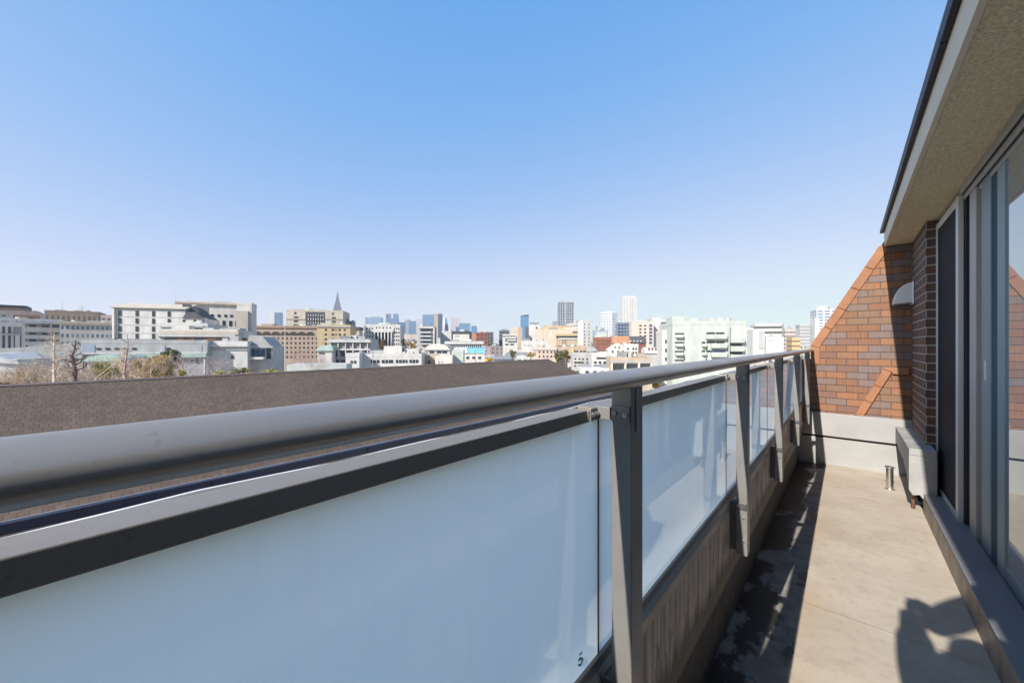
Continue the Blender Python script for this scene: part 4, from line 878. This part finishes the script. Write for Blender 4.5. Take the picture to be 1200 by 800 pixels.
# the green apartment block
b = Bld('green_apartment_block', 'large pale green apartment block with recessed balconies', 'apartment block', 788, 874, 380.5, 92, CM['pale_green'], 16, yaw=3)
b.box('stair_tower', 789, 810, 370, 380.5, CM['pale_green'], 1.0, 8); b.box('roof_tank', 804, 809, 371, 376, CM['copper'], .2, 1.0)
b.antenna(795, 366, .3); b.antenna(806, 365, .3, 1)
b.box('roof_plant', 812, 843, 377.8, 380.5, CM['grey'], 5, 13); b.box('roof_rail', 810, 850, 377.2, 377.7, CM['lgrey'], 4, 4.2)
for y in (392.5, 403, 413.5, 424): b.wins([796.5], [y - 1.6], 11, 2.0, CM['win'], .06, 'balcony_opening'); b.box('balcony', 791, 800, y - .6, y + 2.8, CM['pale_green'], -.9, 0)
for y in (405, 415): b.wins([825], [y - 3.6], 4, 2.2, CM['win'], .06, 'balcony_opening'); b.box('balcony', 822.5, 827.5, y - 2.4, y + 1, CM['pale_green'], -.8, 0)
for y in (392, 402.5, 413): b.wins([833.5, 844.5], [y - 1.6], 10, 2.4, CM['win'], .06, 'balcony_opening'); b.box('balcony', 827.5 if y < 395 else 833, 851, y - .3, y + 5, CM['pale_green'], -1.1, 0); 
for y in (412.5,): b.wins([842], [y + .6], 16, 6, CM['winblue'], .08, 'balcony_opening')
b.wins([862], [404, 413.5], 15, 2.6, CM['win'], .06, 'balcony_opening')
for y in (396, 406): b.box('balcony', 855.5, 871, y, y + 5.4, CM['pale_green'], -1.0, 0)
b.wins([802.3, 828.3], [409.5, 420.5], 1.5, 1.6, CM['win'])
b.box('downpipe', 853.2, 854.6, 382, 424, CM['pale_green'], -.6, 0)
b = Bld('white_side_flats', 'white flats with three square windows left of the green block', 'apartment block', 776, 788.5, 391, 100, CM['white'], 8, yaw=0); b.wins([781.2], [400, 410.3, 420.5], 3.6, 4.2, CM['win']); b.box('dark_joint', 786.6, 787.6, 385.5, 424, CM['win'], -.12, .01); b.box('upper_wall', 781, 788.5, 385, 391, CM['white'], .2, 7)

# ------------------------------------------------------------------ right of the green block
b = Bld('dark_slab', 'small dark slab just right of the green block', 'building', 864, 874, 386, 300, CM['grey'], 10)
b = Bld('lattice_white_block', 'white block with a red dark stair lattice', 'building', 873, 883, 386, 220, CM['white'], 9); b.wins([878], [389, 392, 395, 398], 2.6, 1.8, CM['redbrown']); b.box('dark_base', 874, 882, 400, 406, CM['grey'], -.4, 0)
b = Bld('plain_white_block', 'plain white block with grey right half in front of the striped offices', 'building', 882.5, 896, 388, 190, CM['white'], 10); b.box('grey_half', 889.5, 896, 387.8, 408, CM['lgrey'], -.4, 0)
b = Bld('striped_long_office', 'long office with dark and white horizontal stripes', 'building', 885, 916, 380.5, 340, facade((.66, .66, .63), (.10, .105, .10), 500, 4.6, 1.1, .5), 14); b.box('roof_fence', 886, 917, 379.3, 380.2, CM['grey'], 1, 1.3); b.box('dark_edge', 916, 918, 380, 398, CM['grey'], -.6, 12)
b = Bld('white_warehouse', 'low white warehouse in front of the striped long office', 'building', 898, 918.5, 396.5, 210, CM['white'], 10); b.wins([903], [399], 8, 1, CM['lgrey']); b.box('roof_room', 911, 918, 394.8, 396.5, CM['white'], 2, 8)
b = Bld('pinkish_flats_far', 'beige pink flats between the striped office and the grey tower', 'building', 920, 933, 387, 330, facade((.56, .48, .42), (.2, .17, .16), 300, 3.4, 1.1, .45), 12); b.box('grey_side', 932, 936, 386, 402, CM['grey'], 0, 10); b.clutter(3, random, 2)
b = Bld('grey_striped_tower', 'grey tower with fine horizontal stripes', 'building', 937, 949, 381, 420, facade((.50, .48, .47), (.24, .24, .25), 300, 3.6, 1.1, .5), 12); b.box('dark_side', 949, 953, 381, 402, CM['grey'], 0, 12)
b = Bld('cream_flats', 'small cream orange flats by the rail end', 'building', 928, 938, 397, 210, facade((.60, .46, .26), (.22, .14, .09), 300, 2.6, 1.1, .4), 8)
b = Bld('white_round_tower', 'white tower with rounded top and blue window bands behind the brick wall', 'skyscraper', 957, 977, 363, 520, facade((.62, .62, .63), (.10, .16, .28), 8, 4, .75, .5), 22); b.box('white_edge', 955, 960, 372, 404, CM['white'], -1, 16)
MB().tube((b.X(967), 9, b.h), (b.X(967), 9, b.h + 5.5), 7.5, 5.0, n=20).build('rounded_top', CM['white'], b.root); b.box('top_fin', 973.5, 977, 359.5, 363, CM['lgrey'], 2, 10)

rr_ = random.Random(5)
for b in ALLB:
    if b.para and b.zc < 420 and b.w > 8 and not b.root.name.startswith(('long_white', 'grey_hall')): 
        b.clutter(4 if b.w < 30 else 7, rr_, .8)
    if b.zc < 260 and b.w > 6 and not b.root.name.startswith(('long_white', 'grey_hall', 'hospital', 'domed')):
        x, y, hh = rr_.uniform(.2, .8) * b.w, rr_.uniform(.3, .7) * b.d, rr_.uniform(1.6, 3.2)
        am = MB().tube((x, y, b.h), (x, y, b.h + hh), .06, .04, n=5)
        for q in range(4): am.box(x - .7 + .1 * q, x + .7 - .1 * q, y - .03 + .3 * q - .45, y + .03 + .3 * q - .45, b.h + hh * .92, b.h + hh * .92 + .06)
        am.box(x - .03, x + .03, y - .6, y + .6, b.h + hh * .9, b.h + hh * .9 + .05)
        am.build('antenna', CM['antenna'], b.root)
# ================================================================== small fill: the dense low city, then trees, poles
rnd = random.Random(21)
NAMED = [(o, o.name) for o in COL.objects if o.type == 'EMPTY' and o.get('category') in ('building', 'house', 'skyscraper', 'apartment block')]
def px_of(p):
    q = Vector(p) - Vector((0, 0, CAM_Z)); f = -S_ * q.x + C_ * q.y; r = C_ * q.x + S_ * q.y
    return (600 + F_PX * r / f, HY - F_PX * q.z / f, f) if f > 1 else (-9999, 0, f)
NB = []
for o, n_ in NAMED:
    w = max((c.dimensions.x for c in o.children), default=0)
    p = o.matrix_basis @ Vector((w / 2, 0, 0)); q = px_of(p)
    if n_ not in ('apartment_house', 'shingle_roof_wing'): NB.append((q[0], q[2], n_.split('.')[0].replace('_', ' ')))
FILLS = []
CNAME = [('white', (.62, .60, .57)), ('cream', (.58, .51, .40)), ('pale grey', (.46, .46, .45)), ('beige', (.47, .42, .35)), ('pinkish', (.54, .45, .40)), ('off white', (.56, .54, .50)), ('tan', (.42, .34, .26)), ('grey', (.32, .32, .32)), ('pale green', (.48, .53, .46))]
def fill(x0, x1, yt, z, far=False):
    xc = (x0 + x1) / 2; c = ray(xc) * z; wd = (x1 - x0) * z / F_PX
    for fx, fy, fr in FOOT:
        if math.hypot(fx - c.x, fy - c.y) < fr * .58 + wd * .36: return
    cn, cc = rnd.choices(CNAME, (8, 4, 4, 3, 3, 5, 2, 2, 1))[0]
    cc = tuple(round(v * rnd.uniform(.9, 1.08), 2) for v in cc)
    gl = rnd.choice([(.07, .08, .09), (.05, .06, .08), (.12, .12, .12)])
    fm = facade(cc, gl, rnd.choice([2.4, 2.8, 3.2, 3.6]), rnd.choice([2.8, 3.0, 3.3]), rnd.choice([.35, .5, .62, .75]), rnd.choice([.3, .4, .5]))
    near = min(NB, key=lambda q: abs(q[0] - xc) + abs(math.log(q[1] / z)) * 12)
    rel = 'in front of' if z < near[1] * .93 else ('behind' if z > near[1] * 1.07 else ('left of' if xc < near[0] else 'right of'))
    gab = (not far) and rnd.random() < .3
    kind = 'distant block' if far else ('pitched roof house' if gab else 'flat roofed house')
    lb = '%s %s %s the %s' % (cn, kind, rel, near[2])
    b = Bld('distant_block' if far else 'city_house', lb, 'building' if far else 'house', x0, x1, yt, z, fm, max(6, wd * rnd.uniform(.6, 1)), yaw=rnd.uniform(-22, 22), parapet=not gab and not far, group='far blocks closing the skyline' if far else 'small houses of the dense low city')
    if gab:
        rc = rnd.choice([CM['grey'], CM['slate'], CM['tan'], CM['roofgrey'], CM['lgrey'], CM['brown']])
        MB().prism([(-.5, 0), (b.d + .5, 0), (b.d / 2, b.d * rnd.uniform(.2, .3))], 'x', -.4, b.w + .4).build('roof', rc, b.root, loc=(0, 0, b.h + .01))
    elif not far: b.clutter(rnd.choice([1, 2, 2, 3]), rnd, .7)
    else:
        if rnd.random() < .7: b.clutter(1, rnd, 1.5)
    FILLS.append(b)
for z, hl, hh, wa, wb, xa, xb in ((62, 3.5, 5, 8, 11, 735, 960), (80, 4.5, 7, 8, 12, 700, 960), (92, 4.5, 6.5, 5, 8, 690, 800), (104, 5, 8, 6, 10, 640, 960), (118, 4.5, 8, 5, 9, 560, 960), (132, 5, 9, 6, 10, 540, 960), (147, 5, 9, 5, 9, 540, 960), (165, 6, 10.5, 6, 11, 480, 960), (183, 6, 11, 6, 10, 480, 960),
                                  (205, 6, 12, 7, 12, 430, 960), (228, 6, 13, 7, 12, 430, 960), (242, 6, 13, 7, 12, 425, 960), (258, 7, 14, 8, 13, 425, 960), (280, 7, 15, 8, 13, 425, 960), (300, 8, 15, 8, 14, 425, 960), (330, 8, 17, 9, 15, 425, 960), (370, 9, 18, 10, 16, 425, 960)):
    x = xa
    while x < xb:
        w = rnd.uniform(wa, wb) * F_PX / z; h = rnd.uniform(hl, hh)
        fill(x, x + w, HY + (15.2 - h) * F_PX / z, z * rnd.uniform(.95, 1.05)); x += w + rnd.uniform(.5, 4) * F_PX / z
for z, hl, hh, wa, wb, xa, xb in ((430, 10, 21, 12, 20, 410, 960), (520, 10, 24, 12, 22, 410, 960), (640, 12, 30, 14, 26, 310, 960), (800, 12, 38, 16, 32, 310, 960), (1000, 14, 46, 20, 40, 310, 960)):
    x = xa
    while x < xb:
        w = rnd.uniform(wa, wb) * F_PX / z; h = rnd.uniform(hl, hh)
        fill(x, x + w, HY + (15.2 - h) * F_PX / z, z * rnd.uniform(.95, 1.05), True); x += w + rnd.uniform(0, 9) * F_PX / z

# ------------------------------------------------------------------ trees and shrubs
BARK = {'dark': mat('dark_bark', (.15, .10, .085), .9), 'pale': mat('pale_bark', (.54, .43, .34), .9), 'grey': mat('grey_twig', (.42, .35, .33), .9), 'tan': mat('tan_twig', (.52, .40, .28), .9), 'red': mat('reddish_twig', (.38, .26, .22), .9)}
def leafm(name, c1, c2):
    m, t, p = new_mat(name); tc = t.n('ShaderNodeTexCoord').outputs['Object']
    t.l(t.mix(t.ramp(t.noise(1.3, tc, 4), .3, .7), c1, c2), p.inputs['Base Color']); p.inputs['Roughness'].default_value = .7; return m
LEAF = {'green': leafm('dark_green_leaf', (.025, .045, .018), (.06, .09, .03)), 'yellowgreen': leafm('yellow_green_leaf', (.20, .20, .05), (.36, .31, .08)), 'gold': leafm('golden_leaf', (.27, .18, .07), (.44, .31, .13)),
        'tan': leafm('dry_tan_leaf', (.36, .28, .19), (.52, .42, .31)), 'orange': leafm('orange_leaf', (.28, .13, .05), (.40, .20, .08)), 'olive': leafm('olive_leaf', (.10, .10, .035), (.20, .18, .06)), 'rust': leafm('rust_green_leaf', (.10, .09, .04), (.27, .16, .07)), 'yellow': leafm('yellow_leaf', (.50, .34, .05), (.62, .46, .12))}
def rv(r): return Vector((r.gauss(0, 1), r.gauss(0, 1), r.gauss(0, 1)))
def tree(name, label, x, yt, z, wpx, hpx, leaf, bark='dark', n=1400, ls=.16, twigs=30, group=None, cat='tree', ground=GZ, seed=0, dens=9):
    r = random.Random(int(x * 7 + yt) + seed); k = z / F_PX
    c = ray(x) * z; top = CAM_Z + (HY - yt) * k; W_, H_ = wpx * k / 2, hpx * k / 2
    t = thing(name, label, cat, (c.x, c.y, ground), r.uniform(0, 6), group); cz = top - H_ - ground
    tb = MB(); rad = max(.06, W_ * .06)
    tb.tube((0, 0, 0), (0, 0, cz), rad * 1.6, rad, n=7)
    for i in range(twigs if twigs < 60 else 0):
        d = rv(r).normalized(); d.z = abs(d.z) * .9 + .1; e = Vector((d.x * W_, d.y * W_, cz + (d.z - .25) * H_)) * 1; s0 = Vector((0, 0, cz - H_ * r.uniform(.1, .9)))
        mid = s0.lerp(e, .5) + Vector((0, 0, H_ * .12)); rr = rad * r.uniform(.25, .5)
        tb.tube(s0, mid, rr, rr * .6, n=5, cap=False); tb.tube(mid, e, rr * .6, rr * .2, n=5, cap=False)
    if twigs >= 60:
        def grow(p, d, L, ra, lev):
            q = p + d * L; tb.tube(p, q, ra, ra * .6, n=4, cap=False)
            if lev:
                for i in range(r.choice((2, 3))): grow(p + d * L * r.uniform(.4, 1), (d + rv(r) * .4 + Vector((0, 0, .1))).normalized(), L * r.uniform(.5, .8), ra * .6, lev - 1)
        for i in range(twigs // 2):
            p0 = Vector((r.gauss(0, .45) * W_, r.gauss(0, .45) * W_, cz - H_ * r.uniform(.2, 1.1)))
            grow(p0, (rv(r) * .5 + Vector((0, 0, .8))).normalized(), H_ * r.uniform(.35, .8), .04, 3)
    tb.build('trunk', BARK[bark], t)
    if n:
        lm = MB(); lumps = []
        for i in range(dens):
            d = rv(r).normalized() * r.uniform(.3, .78); lumps.append((Vector((d.x * W_, d.y * W_, cz + d.z * H_)), r.uniform(.22, .42)))
        for i in range(n):
            lc, lr = r.choice(lumps); d = rv(r).normalized() * lr * r.random() ** .4
            p = lc + Vector((d.x * W_, d.y * W_, d.z * H_)); a = rv(r).normalized() * ls * r.uniform(.5, 1.2); b = rv(r).normalized().cross(a).normalized() * ls * r.uniform(.3, .8)
            lm.quad(p - a, p + b, p + a, p - b)
        lm.build('crown', LEAF[leaf], t, fix=False)
    return t
def bare(name, label, x, yt, z, wpx, hpx, bark, seed=0, pollard=False, trunk=1.0, lean=0, group=None, tw=1.0):
    r = random.Random(int(x * 13) + seed); k = z / F_PX; c = ray(x) * z; top = CAM_Z + (HY - yt) * k
    W_, H_ = wpx * k / 2, hpx * k; t = thing(name, label, 'tree', (c.x, c.y, GZ), 0, group); h = top - GZ; b0 = h - H_
    tr_, cr = MB(), MB(); R_ = .16 * trunk
    pts = [Vector((0, 0, 0)), Vector((0, 0, b0))]
    for i in range(1, 6): pts.append(Vector((r.gauss(0, .08) + lean * i, r.gauss(0, .08), b0 + H_ * i / 5.3)))
    rad = [R_ * 1.5] + [R_ * (1 - .16 * i) for i in range(6)]
    for a, b, ra, rb in zip(pts, pts[1:], rad, rad[1:]): tr_.tube(a, b, ra, rb, n=7, cap=False)
    tr_.build('trunk', BARK[bark], t)
    def grow(p, d, L, ra, lev):
        q = p + d * L; cr.tube(p, q, ra, ra * .65, n=4, cap=False)
        if lev == 0: return
        for i in range(r.choice((2, 3, 3)) if not pollard else 2):
            nd = (d + rv(r) * .42 + Vector((0, 0, .18))).normalized()
            grow(p + d * L * r.uniform(.45, 1), nd, L * r.uniform(.5, .8), ra * .6, lev - 1)
    nb = 18 if pollard else 34
    for i in range(nb):
        f = .08 + .9 * i / nb; an = i * 2.4 + r.random(); d = Vector((math.cos(an), math.sin(an), r.uniform(.25, .8))).normalized()
        p = pts[1].lerp(pts[-1], f); L = W_ * (1.05 - .75 * f) * r.uniform(.45, .8)
        grow(p, d, L * (.8 if pollard else .7), R_ * (.5 if pollard else .3) * (1 - .5 * f), 2 if pollard else 3)
    cr.build('crown', BARK[bark], t); return t
bare('bare_tree', 'pale bare tree with many thin upright twigs at the far left', 64, 386, 34, 60, 60, 'pale', 1, trunk=.9)
bare('bare_tree', 'dark pollarded bare tree with stubby upturned branches', 87, 396, 34, 32, 50, 'dark', 2, pollard=True, trunk=1.2)
bare('bare_tree', 'tall slim bare tree standing in front of the big white hospital', 148, 388, 36, 34, 62, 'red', 3, pollard=True, trunk=.8)
bare('bare_tree', 'small pale bare tree with spreading twigs left of the dark pollard', 40, 418, 40, 60, 36, 'pale', 4, trunk=.7)
tree('dry_shrub', 'pale tan dry shrub crown at the far left above the brown roof', 30, 421, 38, 84, 42, 'tan', 'tan', 1500, .065, 280, 'dry shrubs above the roof ridge', 'shrub')
tree('dry_shrub', 'wide pale dry twiggy crown under the dark pollarded tree', 88, 419, 40, 96, 46, 'tan', 'pale', 1700, .065, 330, 'dry shrubs above the roof ridge', 'shrub')
tree('yellow_green_shrub', 'yellow green leafy shrub beside the green copper pavilion', 128, 418, 43, 38, 36, 'yellowgreen', 'tan', 2000, .10, 60, None, 'shrub')
tree('golden_shrub', 'large golden brown bushy crown behind the slim bare tree', 164, 409, 45, 66, 48, 'gold', 'tan', 4600, .09, 200, None, 'shrub')
tree('golden_shrub', 'smaller golden brown crown between the slim bare tree and the round dark green tree', 184, 415, 42, 36, 36, 'gold', 'tan', 2400, .085, 110, None, 'shrub')
tree('evergreen_tree', 'round dark green tree between golden shrub and grey twigs', 200, 406, 50, 31, 30, 'green', 'dark', 6500, .12, 20, dens=26)
bare('bare_tree', 'wide grey twiggy bare tree right of the round green tree', 214, 418, 46, 84, 34, 'grey', 5, trunk=.8)
bare('bare_tree', 'second grey twiggy bare tree by the grey utility pole', 256, 420, 50, 80, 30, 'grey', 6, trunk=.8)
tree('yellow_shrub', 'small bright yellow shrub in front of the grey twigs', 213, 432, 40, 11, 14, 'yellowgreen', 'tan', 500, .10, 8, None, 'shrub')
tree('yellow_shrub', 'low yellow green shrub just right of the grey utility pole', 256, 433, 42, 24, 12, 'yellowgreen', 'tan', 700, .10, 8, None, 'shrub')
tree('olive_hedge', 'long olive green hedge top running right of the yellow shrubs', 284, 428, 46, 38, 18, 'olive', 'tan', 1100, .11, 12, None, 'hedge')
tree('olive_hedge', 'yellow tipped hedge end below the brown arched block', 318, 430, 48, 30, 12, 'yellowgreen', 'tan', 700, .11, 10, None, 'hedge')
tree('pine_tip', 'dark green pine top at the left edge of the photo', 3, 444, 36, 26, 14, 'green', 'dark', 700, .1, 6)
bare('bare_tree', 'pinkish bare tree in front of the brown arched block', 352, 408, 95, 44, 26, 'red', 7, trunk=1.0)
bare('bare_tree', 'smaller pinkish bare tree left of the copper roofed hall', 376, 413, 92, 30, 20, 'red', 8, trunk=.8)
bare('bare_tree', 'low bare branches spreading over the pale roof behind the ridge', 372, 424, 60, 62, 14, 'grey', 9, trunk=.5)
b = Bld('pale_roof_shed', 'long pale green white roof under the low bare branches', 'building', 336, 406, 427, 68, CM['pale_green'], 6, parapet=False)
for x, yt, z, w, h, lf, lb in ((449, 396.5, 235, 12, 14, 'rust', 'reddish green tree standing before the domed hall porch'), (474, 395, 225, 12, 15, 'olive', 'dark olive tree right of the domed hall'), (483.5, 398, 205, 11, 12, 'gold', 'golden tree in front of the dark olive one'),
                               (574, 417.5, 72, 12, 10, 'yellow', 'small yellow tree peeping over the brown ridge'), (601, 408, 150, 13, 10, 'olive', 'olive tree above the brown ridge near the tan slab'), (622, 411, 140, 13, 9, 'gold', 'low golden tree left of the pink arcade house'),
                               (663, 407, 118, 17, 16, 'olive', 'tall olive tree in front of the brown arcade house'), (655, 413, 112, 12, 10, 'olive', 'broad low olive tree at the foot of the arcade house'),
                               (769, 446, 96, 12, 11, 'yellow', 'yellow tree seen under the handrail right of the first post'), (791, 444, 100, 10, 8, 'yellow', 'pale yellow tree in the gap under the handrail, middle one'), (805, 440.5, 104, 8, 8, 'gold', 'orange yellow tree in the gap under the handrail, rightmost'), (789, 424, 96, 9, 6, 'tan', 'small cream tree at the foot of the white side flats')):
    tree('street_tree', lb, x, yt, z, w, h, lf, 'dark', 1000, .012 * z / 10 + .16, 8)
for x in (203, 222, 248, 270, 284):
    tree('planter_shrub', 'rust orange shrub in the planter on the hospital terrace', x, 395.5, 109, 22, 7, 'orange', 'red', 700, .22, 4, 'planter shrubs on the hospital terrace', 'shrub')
p = ray(240.5) * 46
t = thing('utility_pole', 'plain grey utility pole standing behind the brown roof ridge', 'pole', (p.x, p.y, GZ)); hp = CAM_Z + (404 - 421) * 46 / F_PX - GZ
MB().tube((0, 0, 0), (0, 0, hp), .17, .13, n=12).build('shaft', mat('concrete_pole', (.42, .38, .36), .8), t); MB().tube((0, 0, hp), (0, 0, hp + .06), .15, n=12).build('cap', CM['lgrey'], t)
p = ray(334) * 90
t = thing('lamp_mast', 'thin white mast rising in front of the brown arched block', 'mast', (p.x, p.y, GZ)); hp = CAM_Z + (404 - 382) * 90 / F_PX - GZ
MB().tube((0, 0, 0), (0, 0, hp), .12, .06, n=8).build('shaft', CM['white'], t); MB().box(-.35, .35, -.12, .12, hp, hp + .2).build('lamp_head', CM['lgrey'], t)
p = ray(732) * 70
for x, z, yt, lb in ((437, 84, 412, 'thin dark wire pole in front of the low white works'), (692, 100, 408, 'pale pole rising beside the pinkish house'), (557, 100, 410, 'thin pole by the turquoise barrel roof')):
    p = ray(x) * z; hp = CAM_Z + (404 - yt) * z / F_PX - GZ
    t = thing('wire_pole', lb, 'pole', (p.x, p.y, GZ)); MB().tube((0, 0, 0), (0, 0, hp), .14, .09, n=8).build('shaft', CM['grey'] if x < 600 else CM['lgrey'], t); MB().box(-.8, .8, -.06, .06, hp - .9, hp - .75).build('crossarm', CM['grey'], t)

# ------------------------------------------------------------------ person whose shadow falls on the floor (stands just behind the viewpoint)
def skin(name, nodes, edges, m, parent, sub=2):
    me = bpy.data.meshes.new(name); me.from_pydata([n[:3] for n in nodes], edges, []); me.update()
    o = bpy.data.objects.new(name, me); COL.objects.link(o); o.parent = parent
    sk = o.modifiers.new('skin', 'SKIN'); me.skin_vertices.new() if not me.skin_vertices else None
    for i, n in enumerate(nodes): me.skin_vertices[0].data[i].radius = (n[3], n[3])
    me.skin_vertices[0].data[0].use_root = True; sk.use_smooth_shade = True
    ss = o.modifiers.new('sub', 'SUBSURF'); ss.levels = sub; ss.render_levels = sub
    me.materials.append(m); return o
PX_, PY_ = .25, -.30
pe = thing('person', 'person in dark jacket raising both arms, casting the shadow on the floor', 'person', (PX_, PY_, 0))
sm = mat('skin_tone', (.50, .32, .24), .6)
N = [(0, 0, .95, .14), (-.01, 0, 1.15, .125), (-.01, 0, 1.38, .13), (-.02, .03, 1.56, .075), (-.01, .05, 1.64, .085), (-.01, .06, 1.74, .102), (-.01, .05, 1.81, .07),
     (-.09, .07, 1.62, .12), (-.18, .12, 1.42, .055), (-.18, .17, 1.62, .05), (-.182, .19, 1.74, .044), (-.18, .2, 1.79, .048),
     (.16, .02, 1.45, .062), (.20, .06, 1.76, .055), (.10, .15, 2.07, .066), (-.03, .18, 1.88, .066), (-.14, .19, 1.72, .06),
     (-.09, 0, .86, .095), (-.10, .02, .48, .062), (-.10, -.01, .10, .045), (-.11, .14, .04, .035),
     (.09, 0, .86, .095), (.06, .02, .48, .062), (.05, -.01, .10, .045), (.05, .14, .04, .035)]
E_ = [(0, 1), (1, 2), (2, 3), (3, 4), (4, 5), (5, 6), (2, 7), (7, 8), (8, 9), (9, 10), (10, 11), (2, 12), (12, 13), (13, 14), (14, 15), (15, 16), (0, 17), (17, 18), (18, 19), (19, 20), (0, 21), (21, 22), (22, 23), (23, 24)]
skin('body', N, E_, sm, pe)
jk = [(x, y, z, r + .012) for (x, y, z, r) in (N[0], N[1], N[2], N[7], N[8], N[9], (-.1815, .185, 1.70, .048), N[12], N[13], N[14], (-.12, .188, 1.75, .055))]
skin('jacket', jk, [(0, 1), (1, 2), (2, 3), (3, 4), (4, 5), (5, 6), (2, 7), (7, 8), (8, 9), (9, 10)], mat('dark_jacket', (.03, .035, .05), .9), pe)
tr_ = [(x, y, z, r + .01) for (x, y, z, r) in (N[0], N[17], N[18], N[19], N[21], N[22], N[23])]
skin('trousers', tr_, [(0, 1), (1, 2), (2, 3), (0, 4), (4, 5), (5, 6)], mat('dark_trousers', (.04, .04, .045), .9), pe)
skin('hair', [(-.01, .03, 1.74, .095), (-.01, .02, 1.82, .085)], [(0, 1)], mat('black_hair', (.015, .012, .01), .7), pe)
for hx, hy, hz, sg in ((-.18, .2, 1.80, -1), (-.13, .2, 1.78, 1)):
    for i in range(4):
        L = (.9, 1, .95, .8)[i]
        skin('finger', [(hx + sg * .01, hy + .01, hz + .012 - i * .018, .009), (hx + sg * .012, hy + .045 * L, hz + .014 - i * .018, .0085), (hx - sg * .02, hy + .062 * L, hz + .014 - i * .018, .0075)], [(0, 1), (1, 2)], sm, pe, 1)
    skin('thumb', [(hx, hy, hz + .015, .010), (hx - sg * .02, hy + .03, hz + .045, .009), (hx - sg * .03, hy + .05, hz + .05, .008)], [(0, 1), (1, 2)], sm, pe, 1)
hc = MB().box(-.192, -.12, .235, .262, 1.765, 1.832)
tag(hc.build('compact_camera', M['black_groove'], loc=(PX_, PY_, 0), bevel=.004), 'small black compact camera held up by the person', 'camera')

# drop the small fill that nothing in this view shows
bpy.context.view_layer.update()
dg = bpy.context.evaluated_depsgraph_get(); org = Vector((0, 0, CAM_Z))
for b in FILLS:
    mw = b.root.matrix_world; fam = {b.root.name} | {c.name for c in b.root.children}; seen = 0
    for i in range(9):
        for zf in (.995, .9, .8, .65):
            tgt = mw @ Vector((b.w * (i + .5) / 9, -.02, b.h * zf)); d = (tgt - org).normalized()
            o0 = org.copy(); 
            hit, loc, nn_, idx, ob, _ = S.ray_cast(dg, o0, d)
            if hit and ob.name in fam: seen += 1
    b.seen = seen
dead = [b for b in FILLS if b.seen < 2]
for b in dead:
    for c in list(b.root.children): bpy.data.objects.remove(c)
    bpy.data.objects.remove(b.root)

# ------------------------------------------------------------------ air between here and the far towers
hm = bpy.data.materials.new('thin_haze'); hm.use_nodes = True; ht = hm.node_tree; ht.nodes.clear()
pv = ht.nodes.new('ShaderNodeVolumePrincipled'); pv.inputs['Color'].default_value = (.80, .88, 1, 1); pv.inputs['Density'].default_value = 1.0e-4; pv.inputs['Anisotropy'].default_value = .2
ho = ht.nodes.new('ShaderNodeOutputMaterial'); ht.links.new(pv.outputs[0], ho.inputs['Volume'])
hz = MB().box(-3200, 3200, -600, 3600, GZ - 1, 330).build('haze', hm); hz['kind'] = 'stuff'
